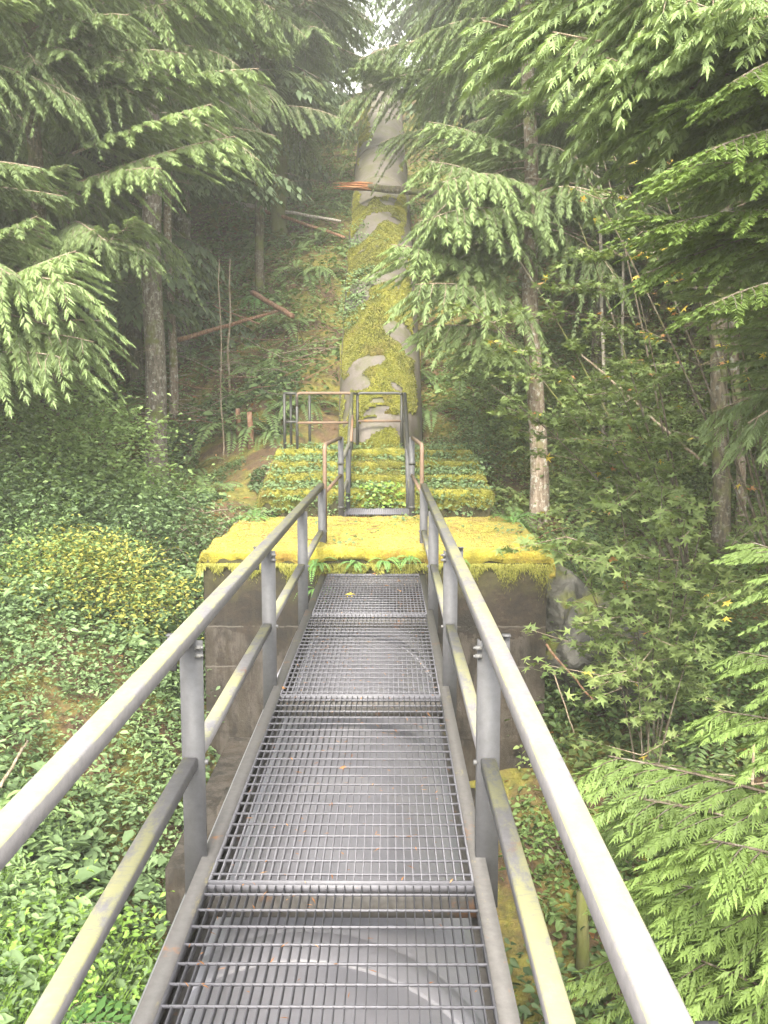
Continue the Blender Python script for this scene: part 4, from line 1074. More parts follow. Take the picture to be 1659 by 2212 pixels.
# ------------------------------------------------------------------ ferns
def frond_mesh(name, mat, seed, L=0.9, pairs=20, w=0.13, arch=0.75):
    g = np.random.default_rng(seed)
    n = pairs
    t = (np.arange(n) + 1.0) / (n + 0.5)
    ax = lambda t: np.stack([L * (t - 0.12 * t * t), 0.03 * L * np.sin(3 * t + seed), L * (0.85 * t - arch * t * t * 1.25)], -1)
    C = ax(t); T = ax(t + 0.02) - C; T /= np.linalg.norm(T, axis=1, keepdims=True)
    S = np.cross(T, [0, 0, 1.0]); S /= np.linalg.norm(S, axis=1, keepdims=True); U = np.cross(S, T)
    P_, D_, U_, L_, W_, T_ = [], [], [], [], [], []
    env = np.sin(np.pi * (0.16 + 0.82 * t)) ** 0.8
    for sg in (-1, 1):
        P_.append(C); D_.append(S * sg + T * 0.35 - np.array([0, 0, 0.12]) + g.normal(0, 0.06, (n, 3))); U_.append(U + g.normal(0, 0.1, (n, 3)))
        L_.append(w * env * g.uniform(0.85, 1.1, n)); W_.append(np.full(n, L / pairs * 0.80)); T_.append(0.40 + 0.25 * t + g.uniform(-0.08, 0.08, n))
    V, Qd, tt = leaflets(*map(np.concatenate, (P_, D_, U_, L_, W_, T_)))
    mb = MB(); mb.tube([Vector(a) for a in ax(np.linspace(0, 1, 7))], list(np.linspace(0.005, 0.0012, 7)), 3, False)
    tV = np.concatenate(mb.V); tQ = np.concatenate(mb.Q) + len(V)
    return np_mesh(name, np.r_[V, tV], np.concatenate([Qd, tQ]), [mat, M['twig_dark']], np.r_[np.zeros(len(Qd)), np.ones(len(tQ))], np.r_[tt, np.full(len(tV), 0.5)])
FR = [frond_mesh("frond", M['fern'], s, pairs=22, arch=a) for s, a in ((1, 0.7), (2, 0.85), (3, 0.6), (4, 0.95))]
FRL = [frond_mesh("frond", M['fern_bright'], s, pairs=16, w=0.16, arch=a) for s, a in ((5, 0.7), (6, 0.9))]
FRD = [frond_mesh("dead_frond", M['deadfern'], s, pairs=16, w=0.10, arch=1.25) for s in (7, 8)]
def fern(p, size, n, label, protos=FR, dead=0, seed=0, group=None, spread=(0, 360)):
    g = random.Random(seed + 100)
    o = empty("sword_fern", p, label, "fern", group)
    for i in range(n + dead):
        f = bpy.data.objects.new("frond", g.choice(FRD if i >= n else protos))
        a = R(spread[0] + (spread[1] - spread[0]) * (i + g.uniform(-0.4, 0.4)) / max(n, 1))
        s = size * g.uniform(0.7, 1.15)
        f.rotation_euler = (g.uniform(-0.25, 0.25), g.uniform(-0.25, 0.45) + (0.5 if i >= n else 0), a); f.scale = (s, s, s); link(f, o)
    return o
FERNS = [  # px, py, Y, size, fronds, words
 (600, 800, 19.0, 1.1, 15, "large dark sword fern on the slope left of the pipe, uppermost by the pole ends"),
 (660, 835, 17.2, 1.0, 14, "sword fern touching the left side of the pale pipe above the guard rail"),
 (500, 850, 17.0, 1.0, 13, "broad sword fern behind the two pink stumps"),
 (585, 870, 16.6, 0.8, 12, "pale sword fern just left of the guard rail corner"),
 (400, 930, 15.6, 1.1, 14, "big grey green fern right beside the thick speckled trunk"),
 (620, 720, 20.5, 1.0, 12, "fern on the slope below the red fallen log"),
 (700, 590, 22.6, 0.9, 12, "fern left of the pipe beside its wide moss patch"),
 (560, 620, 22.0, 0.8, 11, "dim fern above the red fallen log"),
 (690, 480, 24.5, 1.0, 12, "fern at the right end of the bleached pole"),
 (640, 455, 26.0, 1.0, 11, "fern above the bleached pole"),
 (720, 450, 26.5, 0.9, 11, "fern close under the splintered end of the broken trunk"),
 (560, 1075, 12.9, 0.6, 11, "light fern left of the lowest mossy step"),
 (500, 1130, 12.0, 0.45, 9, "small pale fern on the rear left corner of the moss cap"),
 (950, 900, 15.6, 1.0, 14, "dark sword fern right of the foot of the pale pipe"),
 (1010, 930, 15.0, 0.9, 13, "sword fern arching above the right end of the top step"),
 (930, 850, 17.0, 1.0, 13, "sword fern in the shade on the right flank of the pipe"),
 (1090, 1000, 14.2, 1.1, 15, "large blue green fern between the steps and the lichen conifer"),
 (1110, 1070, 13.2, 0.95, 13, "long fronded fern leaning out beside the lowest step on the right"),
 (1130, 1150, 12.2, 0.5, 12, "bright leafy fern on the rear right corner of the moss cap"),
 (1190, 1200, 10.4, 0.42, 10, "bright fern clinging to the right edge of the moss cap"),
 (1270, 1010, 14.5, 1.0, 12, "fern with rust coloured dead fronds right of the lichen conifer"),
 (1250, 1120, 12.6, 0.9, 11, "fern behind the maple spray with brown fronds"),
 (1330, 1090, 13.2, 0.9, 11, "half dead brown fern below the maples"),
 (1480, 1460, 9.0, 0.9, 13, "soft green fern in the right ravine above the glossy shrub"),
 (1400, 1490, 8.8, 0.75, 11, "smaller fern in the right ravine beside the grey rock"),
 (1560, 1420, 9.4, 0.9, 11, "fern near the right edge below the shaded alders"),
 (60, 2050, 5.0, 0.85, 14, "pale hazy fern in the lower left corner"),
 (230, 2120, 4.6, 0.8, 13, "fern under the left middle rail close to the walker"),
 (300, 1980, 5.4, 0.7, 12, "low fern between the left rails"),
 (20, 1640, 7.5, 0.7, 11, "fern with russet fronds at the left edge beside the fallen stick"),
 (900, 760, 18.5, 0.9, 11, "fern half hidden behind the right side of the pipe"),
 (1000, 800, 18.0, 0.9, 11, "shaded fern below the drooping cedar right of the pipe"),
]
for i, (px, py, Y, s, n, lab) in enumerate(FERNS):
    p = at(px, py, Y)
    onblk = py in (1150, 1200) and px > 1000 or (px, py) == (500, 1130)
    z = float(gz(p.x, Y)[0]) - 0.02
    if (px, py) == (500, 1130): p = Vector((-1.78, 12.0, 0)); z = KZ + 0.03
    if (px, py) == (1130, 1150): p = Vector((1.52, 11.6, 0)); z = KZ + 0.03
    if (px, py) == (1190, 1200): p = Vector((1.66, 10.0, 0)); z = KZ - 0.06
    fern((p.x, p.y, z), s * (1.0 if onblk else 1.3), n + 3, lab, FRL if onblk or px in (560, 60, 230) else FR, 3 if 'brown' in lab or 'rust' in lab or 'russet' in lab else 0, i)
rf = random.Random(12); pl = []
while len(pl) < 62:
    x, y = rf.uniform(-8, 8), rf.uniform(13, 27)
    if abs(x + 0.2) < 1.6 or (x < 0 and y < 16.5 and rf.random() < 0.6) or any((x - a) ** 2 + (y - c) ** 2 < 0.8 for a, c in pl): continue
    pl.append((x, y))
for i, (x, y) in enumerate(pl):
    lft = x < 0
    fern(G(x, y, -0.02), rf.uniform(0.8, 1.35), 13, "sword fern among many on the shaded slope %s of the pale pipe" % ("left" if lft else "right"), FR, 0, 300 + i, "sword ferns on the slope %s of the pipe" % ("left" if lft else "right"))
for i, (x, y) in enumerate(((-2.0, 4.2), (-2.6, 4.9), (-2.2, 5.6), (-3.1, 4.3), (-1.9, 3.4), (-2.7, 3.5), (-3.3, 5.4), (-1.75, 4.8))):
    fern(G(x, y, -0.02), rf.uniform(0.55, 0.8), 13, "pale green fern in the ravine bottom seen between the left rails", FRL, 0, 400 + i, "pale ferns below the left rails")
# ferns hanging on the front of the block
for i, (x, z, s, lab) in enumerate(((-0.72, 0.10, 0.30, "small fern hanging beside the left end of the deck, upper one"), (-0.74, -0.16, 0.30, "small fern hanging beside the left end of the deck, lower one"), (-0.05, 0.13, 0.24, "tiny fern under the moss lip above the middle of the grating"),
                                   (0.20, 0.15, 0.24, "tiny fern under the moss lip by the right end of the deck"), (-0.35, 0.10, 0.20, "smallest fern under the moss lip left of the middle"), (0.72, 0.12, 0.16, "tiny sprig under the moss lip right of the right handrail"))):
    o = fern((x, 9.25, z), s, 8, lab, FRL, 0, 60 + i, None, (190, 350))

# ------------------------------------------------------------------ leafy shrubs and ground leaves
def leaf6(P, D, U, L, W, tint, fold=0.18):
    """folded pointed leaf: 6 vertices, 4 triangles"""
    D = D / np.linalg.norm(D, axis=1, keepdims=True)
    S = np.cross(D, U); S /= (np.linalg.norm(S, axis=1, keepdims=True) + 1e-9); Nn = np.cross(S, D)
    L = L[:, None]; W = W[:, None]
    V = np.stack([P, P + D * L * 0.35 - S * W * 0.5 + Nn * W * fold, P + D * L * 0.72 - S * W * 0.36 + Nn * W * fold * 0.6, P + D * L - Nn * L * 0.10,
                  P + D * L * 0.72 + S * W * 0.36 + Nn * W * fold * 0.6, P + D * L * 0.35 + S * W * 0.5 + Nn * W * fold], 1)
    n = len(P); b = (np.arange(n) * 6)[:, None]
    F = np.concatenate([b + np.array([[0, 3, 2, 1]]), b + np.array([[0, 5, 4, 3]])])
    return V.reshape(-1, 3), F, np.repeat(tint, 6)

def rand_dir(g, n, tilt=0.55):
    a = g.uniform(0, 2 * np.pi, n)
    D = np.stack([np.cos(a), np.sin(a), g.normal(-0.15, 0.3, n)], -1)
    U = np.stack([g.normal(0, tilt, n), g.normal(0, tilt, n), np.ones(n)], -1)
    return D, U

def shrub(p, rx, ry, h, n, leaf, mat, label, seed, cat="shrub", group=None, name="leafy_shrub", mix_mat=None, mix_f=0.0, lw=0.55, follow=True, stems=9):
    g = np.random.default_rng(seed)
    o = empty(name, p, label, cat, group)
    k = max(int(n / 40), 6)                       # twig ends carry leaf clusters, layered
    th = g.uniform(0, 2 * np.pi, k); rr = np.sqrt(g.uniform(0.0, 1, k)); ph = g.uniform(0.15, 1, k)
    cxs = np.cos(th) * rr * rx; cys = np.sin(th) * rr * ry
    czs = h * ph * np.sqrt(np.clip(1 - 0.75 * rr ** 2, 0.05, 1))
    if follow: czs = czs + (gz(p[0] + cxs, p[1] + cys) - p[2])
    c = g.integers(0, k, n)
    spr = leaf * 4.2
    P = np.stack([cxs[c], cys[c], czs[c]], -1) + g.normal(0, 1, (n, 3)) * np.array([spr, spr, spr * 0.38])
    D, U = rand_dir(g, n)
    L = leaf * g.uniform(0.6, 1.25, n)
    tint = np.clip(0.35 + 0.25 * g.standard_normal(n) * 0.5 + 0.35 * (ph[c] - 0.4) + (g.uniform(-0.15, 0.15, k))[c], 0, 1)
    V, F, tt = leaf6(P, D, U, L, L * lw, tint)
    mi = np.zeros(n, int)
    if mix_mat is not None: mi = (g.uniform(0, 1, k)[c] < mix_f * 1.6).astype(int) * (g.uniform(0, 1, n) < 0.7)
    me = np_mesh("foliage", V, F, [mat] + ([mix_mat] if mix_mat else []), np.r_[mi, mi], tt)
    fo = link(bpy.data.objects.new("leaves", me), o); fo['kind'] = 'stuff'
    mb = MB()
    for i in range(stems):
        j = g.integers(0, k); q = Vector((cxs[j], cys[j], czs[j])); mb.tube(bez((cxs[j] * 0.15, cys[j] * 0.15, -0.1), q, 0, (cxs[j] * 0.1, cys[j] * 0.1, h * 0.2), 5), [0.012, 0.01, 0.008, 0.006, 0.004, 0.003], 5, False)
    s = mb.build("stems", M['twig_dark'], o)
    return o
SHR = [ # px, py(base), Y, rx, ry, h, n, leaf, material, words
 (270, 1110, 13.3, 0.8, 0.7, 0.6, 2800, 0.065, 'shrub_pale', "rounded green shrub in front of the thick speckled trunk"),
 (150, 1170, 12.4, 1.25, 0.9, 2.0, 8500, 0.075, 'shrub_pale', "largest light green shrub left of the speckled trunk, tallest on the bank"),
 (60, 1320, 11.2, 1.1, 0.8, 1.2, 3200, 0.07, 'ivy', "blue green shrub at the left edge below the cedar"),
 (330, 1260, 11.5, 0.9, 0.7, 0.8, 2600, 0.06, 'ivy', "dark green shrub left of the concrete block"),
 (390, 1180, 12.0, 0.7, 0.5, 0.55, 1600, 0.07, 'ivy', "low shrub tucked behind the left corner of the block"),
 (235, 1380, 10.0, 0.8, 0.6, 0.85, 5200, 0.05, 'shrub_pale', "shrub turning yellow halfway down the left bank"),
 (1240, 960, 15.2, 1.3, 0.9, 2.3, 5500, 0.08, 'maple', "tall leafy bush behind the lichen conifer, half way up the right side"),
 (1400, 960, 14.2, 1.3, 0.9, 3.0, 6500, 0.08, 'maple', "tallest leafy bush between the white stem and the alders"),
 (1620, 900, 13.8, 1.2, 0.9, 3.2, 6000, 0.08, 'maple', "tall leafy bush behind the alders at the right edge"),
 (1060, 900, 16.8, 0.8, 0.7, 1.3, 2600, 0.07, 'maple', "leafy bush in the shade between pipe and lichen conifer"),
 (60, 1050, 12.6, 1.2, 0.9, 1.3, 5200, 0.08, 'shrub_pale', "bright leafy shrub at the left edge under the cedar boughs"),
 (1230, 1990, 4.9, 0.5, 0.5, 0.9, 1700, 0.06, 'shrub', "soft green bush below the right handrail in the ravine"),
 (1400, 2150, 4.4, 0.7, 0.5, 0.8, 2000, 0.06, 'shrub', "soft green bush behind the young cedar at the lower right corner"),
 (150, 1900, 5.6, 0.8, 0.6, 0.45, 2200, 0.05, 'shrub', "light green leafy clump between the left rails"),
 (110, 1350, 10.2, 0.7, 0.5, 0.7, 3000, 0.055, 'shrub_pale', "yellow green shrub left of the yellowing one"),
 (380, 1330, 9.8, 0.5, 0.4, 0.4, 1100, 0.06, 'ivy', "small leafy clump against the left side of the block"),
 (1250, 1340, 9.8, 0.6, 0.5, 0.9, 1700, 0.08, 'glossy', "leafy shrub on the rock just right of the block"),
 (1480, 1360, 9.6, 1.1, 0.8, 1.0, 3000, 0.08, 'glossy', "dark green shrub below the maple sprays"),
 (1380, 1250, 10.6, 1.0, 0.8, 1.0, 2600, 0.07, 'maple', "mid green shrub between rock and maples"),
 (1590, 1300, 9.6, 0.8, 0.8, 1.3, 2600, 0.07, 'glossy', "dark shrub at the right edge beneath the alders"),
 (1280, 1160, 12.0, 0.8, 0.7, 0.8, 1900, 0.06, 'ivy', "shrub behind the ferns right of the moss cap"),
 (1040, 1010, 16.0, 0.7, 0.6, 0.7, 1500, 0.06, 'ivy', "leafy patch above the right end of the steps"),
 (1500, 1000, 13.8, 1.2, 1.0, 1.3, 3200, 0.06, 'maple', "understorey shrub at the feet of the alders"),
 (1480, 1660, 7.6, 0.75, 0.55, 0.5, 1500, 0.085, 'glossy', "glossy leaved salal shrub in the right ravine"),
 (1560, 1760, 7.0, 0.6, 0.5, 0.45, 1200, 0.085, 'glossy', "lower glossy shrub nearer to the walker on the right"),
 (1240, 1560, 8.2, 0.5, 0.4, 0.4, 1000, 0.07, 'glossy', "low dark leaves at the right foot of the block"),
 (1130, 1790, 6.3, 0.35, 0.3, 0.45, 500, 0.09, 'ivy', "small leafy plant seen between the right rails"),
 (1000, 970, 15.8, 0.6, 0.4, 0.5, 900, 0.05, 'ivy', "leafy clump hugging the right foot of the pipe"),
]
for i, (px, py, Y, rx, ry, h, n, leaf, mt, lab) in enumerate(SHR):
    p = at(px, py, Y); p = (p.x, Y, float(gz(p.x, Y)[0]))
    yel = 'yellow' in lab
    shrub(p, rx, ry, h, n, leaf, M[mt], lab, 200 + i, mix_mat=M['yelgreen'] if yel else None, mix_f=0.75 if 'turning' in lab else 0.15)

def ground_leaves(name, cond, box, n, leaf, mat, label_kind, seed, lift=0.16, clump=1.1, lw=0.6, tb=0.45, dmin=0.2):
    g = np.random.default_rng(seed)
    x = g.uniform(box[0], box[1], n * 3); y = g.uniform(box[2], box[3], n * 3)
    dens = 0.5 + 0.5 * np.sin(x * 1.9 * clump + 2 * np.sin(y * 1.1)) * np.sin(y * 2.3 * clump + x) + g.uniform(-0.4, 0.5, n * 3)
    k = cond(x, y) & (dens > dmin); x, y = x[k][:n], y[k][:n]; n = len(x)
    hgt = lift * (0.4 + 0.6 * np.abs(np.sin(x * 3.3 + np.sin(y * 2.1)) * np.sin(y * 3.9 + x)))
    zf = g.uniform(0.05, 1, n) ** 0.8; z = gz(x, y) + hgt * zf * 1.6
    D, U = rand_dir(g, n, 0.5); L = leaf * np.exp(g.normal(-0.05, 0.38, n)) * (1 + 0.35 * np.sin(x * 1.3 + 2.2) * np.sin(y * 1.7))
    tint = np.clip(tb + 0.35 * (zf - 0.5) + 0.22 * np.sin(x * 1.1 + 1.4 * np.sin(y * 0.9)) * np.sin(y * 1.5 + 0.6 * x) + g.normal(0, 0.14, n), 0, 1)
    V, F, tt = leaf6(np.stack([x, y, z], -1), D, U, L, L * lw, tint)
    o = link(bpy.data.objects.new(name, np_mesh(name, V, F, mat, None, tt)))
    return tag(o, kind='stuff')
offblk = lambda x, y: ~((x > KX0 - 0.05) & (x < KX1 + 0.05) & (y > KY0 - 0.1) & (y < 16.6)) & (np.abs(x + 0.25) > 0.62)
ground_leaves("ground_cover", lambda x, y: ((x > KX1) | (x < KX0 - 0.05) | (y < KY0 - 0.1)) & (x < -0.95) & ~((y > 6.4) & (y < 9.4) & (x > -1.66)), (-7.5, -0.9, 2.6, 11.9), 80000, 0.056, M['ivy'], 0, 301, 0.22, dmin=-1)
ground_leaves("leafy_weeds", lambda x, y: ((x < KX0 - 0.05) | (y < 6.2)) & (x < -1.15) & (np.sin(x * 1.7 + 1) * np.sin(y * 1.4 + x) > -0.25), (-7.5, -1.1, 2.6, 11.9), 22000, 0.078, M['ivy'], 0, 311, 0.34, dmin=0.35, lw=0.45, tb=0.55)
ground_leaves("small_herbs", lambda x, y: ((x < KX0 - 0.05) | (y < 6.2)) & (x < -1.15) & (np.sin(x * 1.2 + 3) * np.sin(y * 1.9 + x) > -0.1), (-7.5, -1.1, 2.6, 11.9), 26000, 0.045, M['fern'], 0, 312, 0.42, dmin=0.3, lw=0.3, tb=0.5)
ground_leaves("ground_cover", lambda x, y: offblk(x, y) & ~((x > -3.7 + 0.3 * np.sin(y * 3)) & (y < 17.5) & (np.sin(x * 3.1 + 1) * np.sin(y * 2.7) < 0.35)), (-7, -1.7, 11.5, 18.5), 30000, 0.06, M['ivy'], 0, 302, 0.10, 0.8)
ground_leaves("undergrowth", lambda x, y: offblk(x, y) & (np.abs(x + 0.2) > 0.72), (-9, 9, 17, 36), 60000, 0.085, M['fern'], 0, 303, 0.26, 0.6, dmin=0.05)
ground_leaves("undergrowth", lambda x, y: offblk(x, y) & (x > 1.3), (1.2, 9, 8.5, 19), 42000, 0.07, M['maple'], 0, 304, 0.30, 0.8, dmin=0)
ground_leaves("ground_cover", lambda x, y: offblk(x, y) & (x > 1.2) & ((np.abs(x - 3.0) > 0.7) | (np.abs(y - 7.3) > 0.8)), (1.0, 7, 2.5, 9.0), 12000, 0.065, M['fern'], 0, 305, 0.16, 1.0)
ground_leaves("fallen_leaves", lambda x, y: offblk(x, y), (-6, 6.5, 4, 20), 900, 0.075, M['dry'], 0, 306, 0.03, 0.5)
ground_leaves("forest_litter", lambda x, y: offblk(x, y), (-9, 9, 12, 30), 5000, 0.09, M['deadfern'], 0, 307, 0.04, 0.5, 0.2)

# tall grassy fern-like blades at the lower left
def blades(name, box, n, h, mat, seed, cond):
    g = np.random.default_rng(seed)
    x = g.uniform(box[0], box[1], n); y = g.uniform(box[2], box[3], n); k = cond(x, y); x, y = x[k], y[k]; n = len(x)
    P = np.stack([x, y, gz(x, y)], -1); a = g.uniform(0, 6.283, n)
    D = np.stack([np.cos(a) * 0.5, np.sin(a) * 0.5, np.ones(n)], -1); U = np.stack([np.cos(a + 1.5), np.sin(a + 1.5), np.zeros(n)], -1)
    V, F, tt = leaflets(P, D, U, h * g.uniform(0.5, 1.2, n), np.full(n, 0.014), np.clip(g.normal(0.6, 0.15, n), 0, 1))
    return tag(link(bpy.data.objects.new(name, np_mesh(name, V, F, mat, None, tt))), kind='stuff')
blades("grass", (-4.8, -1.25, 2.4, 6.4), 15000, 0.34, M['shrub'], 401, lambda x, y: (np.sin(x * 2.1) * np.sin(y * 2.7) > -0.35))

# small plants on the steps and on the pipe
def plants_on(name, parent_label, pts, n_each, leaf, mat, seed, spread=0.10):
    g = np.random.default_rng(seed)
    Ps = []
    for (x, y, z, c) in pts:
        q = np.stack([x + g.normal(0, spread * c, int(n_each * c)), y + g.normal(0, spread * c * 0.7, int(n_each * c)), z + np.abs(g.normal(0, 0.045, int(n_each * c)))], -1); Ps.append(q)
    P = np.concatenate(Ps); n = len(P); D, U = rand_dir(g, n, 0.5); U[:, 1] -= 0.5
    L = leaf * g.uniform(0.6, 1.3, n)
    V, F, tt = leaf6(P, D, U, L, L * 0.75, np.clip(g.normal(0.55, 0.16, n), 0, 1))
    return tag(link(bpy.data.objects.new(name, np_mesh(name, V, F, mat, None, tt))), kind='stuff')
g = np.random.default_rng(9)
pp = []
for k, (y, z) in enumerate(TI):
    for i in range(85):
        x = g.uniform(SX0, SX1)
        if -0.5 < x < 0.2 and k > 0 and g.random() < 0.45: continue
        pp.append((x, y + g.uniform(0.0, 0.45), z + 0.05, g.uniform(0.5, 1.2)))
        if x > 0.2 or x < -0.8 or k == 0: pp.append((x, y - 0.07, z - g.uniform(0.02, 0.36 if k == 0 else 0.14), g.uniform(0.3, 0.8)))
plants_on("step_plants", "", pp, 15, 0.05, M['ivy'], 501)
pp = [(g.uniform(-0.42, 0.12), 12.95 - 0.04, g.uniform(0.28, 0.60), 0.8) for _ in range(14)]
plants_on("clover_plants", "", pp, 16, 0.065, M['shrub'], 502, 0.08)
pp = [(g.uniform(KX0, KX1), 9.3 + 2.8 * g.random() ** 2 * 0 + g.uniform(0.1, 2.7), KZ + 0.05, 0.4) for _ in range(16)] + [(0.18, 11.7, KZ + 0.05, 1.2), (0.26, 11.9, KZ + 0.05, 1.2), (-1.8, 11.9, KZ + 0.06, 1.2), (-1.7, 11.5, KZ + 0.05, 1.0), (1.5, 10.6, KZ + 0.05, 1.2), (1.3, 10.9, KZ + 0.05, 0.8)]
plants_on("moss_sprouts", "", pp, 12, 0.045, M['ivy'], 503)
pp = []
for i in range(110):
    s = g.choice([g.uniform(17.2, 19.0), g.uniform(19.8, 21.4)], p=[0.8, 0.2]); th = g.normal(-0.75, 0.30); q = pipe_pt(float(s), float(th), PXr + 0.05); pp.append((q.x, q.y, q.z, g.uniform(0.5, 1.0)))
plants_on("pipe_plants", "", pp, 14, 0.06, M['ivy'], 504)

# ragged moss hanging below the lip of the cap, and needles caught in the grating
g = np.random.default_rng(88); n = 16000
x = g.uniform(KX0 - 0.05, KX1 + 0.05, n); dn = np.abs(g.normal(0, 1, n)) * (0.05 + 0.06 * np.sin(x * 5 + 2 * np.sin(x * 2.3)) + 0.05 * np.sin(x * 17))
P = np.stack([x, KY0 - 0.015 - 0.05 * np.exp(-dn * 10) * g.uniform(0.2, 1, n), KZ - 0.08 - np.abs(dn)], -1)
D = np.stack([g.normal(0, 0.5, n), -np.abs(g.normal(0.35, 0.3, n)), -np.ones(n) * 0.9], -1)
V, F, tt = leaflets(P, D, g.normal(0, 1, (n, 3)), 0.026 * g.uniform(0.5, 1.5, n), np.full(n, 0.007), np.clip(0.75 - dn * 3.2 + g.normal(0, 0.15, n), 0, 1))
o = link(bpy.data.objects.new("hanging_moss", np_mesh("hanging_moss", V, F, M['moss_tuft_mid'], None, tt)), block); o.location = -block.location; o['kind'] = 'stuff'
n = 420; x = g.uniform(BX0 + 0.02, BX1 - 0.02, n); y = g.uniform(1.5, 9.2, n); a = g.uniform(0, 6.28, n)
V, F, tt = leaflets(np.stack([x, y, np.full(n, 0.004)], -1), np.stack([np.cos(a), np.sin(a), g.uniform(-0.25, 0.1, n)], -1), np.tile([0, 0, 1.0], (n, 1)), g.uniform(0.012, 0.04, n), g.uniform(0.002, 0.006, n), np.clip(g.normal(0.4, 0.3, n), 0, 1))
tag(link(bpy.data.objects.new("needle_litter", np_mesh("needle_litter", V, F, M['dry'], None, tt))), kind='stuff')

g = np.random.default_rng(89); mb = MB()
for i in range(46):
    x, y = g.uniform(KX0 + 0.1, KX1 - 0.1), g.uniform(KY0 + 0.1, KY1 - 0.2); a = g.uniform(0, 6.28); l = g.uniform(0.05, 0.28)
    mb.tube(bez((x, y, KZ + 0.07), (x + l * math.cos(a), y + l * math.sin(a), KZ + 0.085), -0.01, (0.02, 0, 0), 3), [0.0035, 0.003, 0.0025, 0.001], 3, False)
o = mb.build("twig_litter", M['deadwood']); o['kind'] = 'stuff'
n = 900; x = g.uniform(KX0, KX1, n); y = g.uniform(KY0, KY1, n); k = np.sin(x * 2.2 + 0.8) * np.sin(y * 3.1) > -0.15; x, y = x[k], y[k]; n = len(x); D, U = rand_dir(g, n, 0.4)
V, F, tt = leaflets(np.stack([x, y, KZ + 0.075 + g.uniform(0, 0.02, n)], -1), D, U, g.uniform(0.015, 0.05, n), g.uniform(0.004, 0.014, n), np.clip(g.normal(0.35, 0.25, n), 0, 1))
tag(link(bpy.data.objects.new("moss_litter", np_mesh("moss_litter", V, F, M['deadfern'], None, tt))), kind='stuff')

# ------------------------------------------------------------------ maples: single leaves
def maple_leaf(name, mat, seed):
    g = np.random.default_rng(seed)
    angs = [(-150, .30), (-118, .78), (-90, .34), (-60, 1.05), (-28, .36), (0, 1.2), (28, .36), (60, 1.05), (90, .34), (118, .78), (150, .30)]
    V = [(0, 0, 0)]
    for a, r in angs:
        r = r * g.uniform(0.92, 1.08) * 0.5; V.append((r * math.cos(R(a)) + 0.12, r * math.sin(R(a)), -0.10 * r + 0.07 * g.normal() * (r > .4)))
    T = [(0, i, i + 1) for i in range(1, len(V) - 1)] + [(0, len(V) - 1, 1)]
    return np_mesh(name, np.array(V), np.array(T), mat, None, np.r_[0.35, np.full(len(V) - 1, 0.6)])
ML = [maple_leaf("leaf", M['maple'], s) for s in (1, 2, 3, 4)]
MLY = [maple_leaf("leaf", M['yellow'], s) for s in (5, 6)]
MLD = [maple_leaf("leaf", M['dry'], s) for s in (7, 8)]
def maple(base, stems, label, n_leaf, size, seed, yf=0.12):
    g = random.Random(seed)
    o = empty("vine_maple", base, label, "tree")
    ends = []
    for (sx, sy, sY, r, subs) in stems:
        tip = at(sx, sy, sY); path = bez(base, tip, 0, (0, 0, 0.25), 10)
        mb = MB(); mb.tube(path, [r * (1 - 0.8 * i / 10) for i in range(11)], 7, False); B(mb, "branch", M['bark_dark' if r > 0.02 else 'twig_dark'], True, o)
        mb = MB()
        for i in range(subs):
            t = g.uniform(0.35, 1.0); p = path[min(int(t * 10), 9)]
            q = p + Vector((g.uniform(-1, 0.6), g.uniform(-0.7, 0.5), g.uniform(-0.1, 0.35))) * g.uniform(0.35, 0.9)
            tw = bez(p, q, 0.05, (0, 0, 0.05), 4); mb.tube(tw, [0.006, 0.005, 0.004, 0.003, 0.002], 4, False); ends.append(tw)
        if subs: B(mb, "twig_sprays", M['twig'], False, o)['kind'] = 'stuff'
    near = 0
    P, Dd = [], []
    for i in range(n_leaf):
        tw = g.choice(ends); p = tw[g.randint(1, 4)] + Vector((g.gauss(0, 0.06), g.gauss(0, 0.06), g.gauss(-0.01, 0.03)))
        s = size * g.uniform(0.65, 1.2)
        if near < 290:
            near += 1; u = g.random()
            l = bpy.data.objects.new("leaf", g.choice(MLD if u < yf * 0.25 else (MLY if u < yf else ML)))
            l.location = p - base; l.rotation_euler = (g.gauss(0.25, 0.4), g.gauss(0.3, 0.35), g.uniform(0, 6.28)); l.scale = (s, s, s); link(l, o)
        else: P.append(tuple(p - base)); Dd.append(s)
    if P:
        gg = np.random.default_rng(seed); n = len(P); D, U = rand_dir(gg, n)
        T0 = np.empty(len(ML[0].vertices) * 3, np.float32); ML[0].vertices.foreach_get("co", T0); T0 = T0.reshape(-1, 3)
        F0 = np.empty(len(ML[0].loops), np.int32); ML[0].loops.foreach_get("vertex_index", F0); F0 = F0.reshape(-1, 3)
        D = D / np.linalg.norm(D, axis=1, keepdims=True); S_ = np.cross(D, U); S_ /= np.linalg.norm(S_, axis=1, keepdims=True); Nn = np.cross(S_, D)
        V = (np.array(P)[:, None, :] + np.array(Dd)[:, None, None] * (T0[None, :, 0:1] * D[:, None] + T0[None, :, 1:2] * S_[:, None] + T0[None, :, 2:3] * Nn[:, None])).reshape(-1, 3)
        F = (F0[None] + (np.arange(n) * len(T0))[:, None, None]).reshape(-1, 3); tt = np.repeat(np.clip(gg.normal(0.58, 0.16, n), 0, 1), len(T0))
        f = link(bpy.data.objects.new("foliage", np_mesh("foliage", V, F, M['maple'], None, tt)), o); f['kind'] = 'stuff'
    return o
random.seed(3)
b1 = gbase(1510, 1060, 11.5)
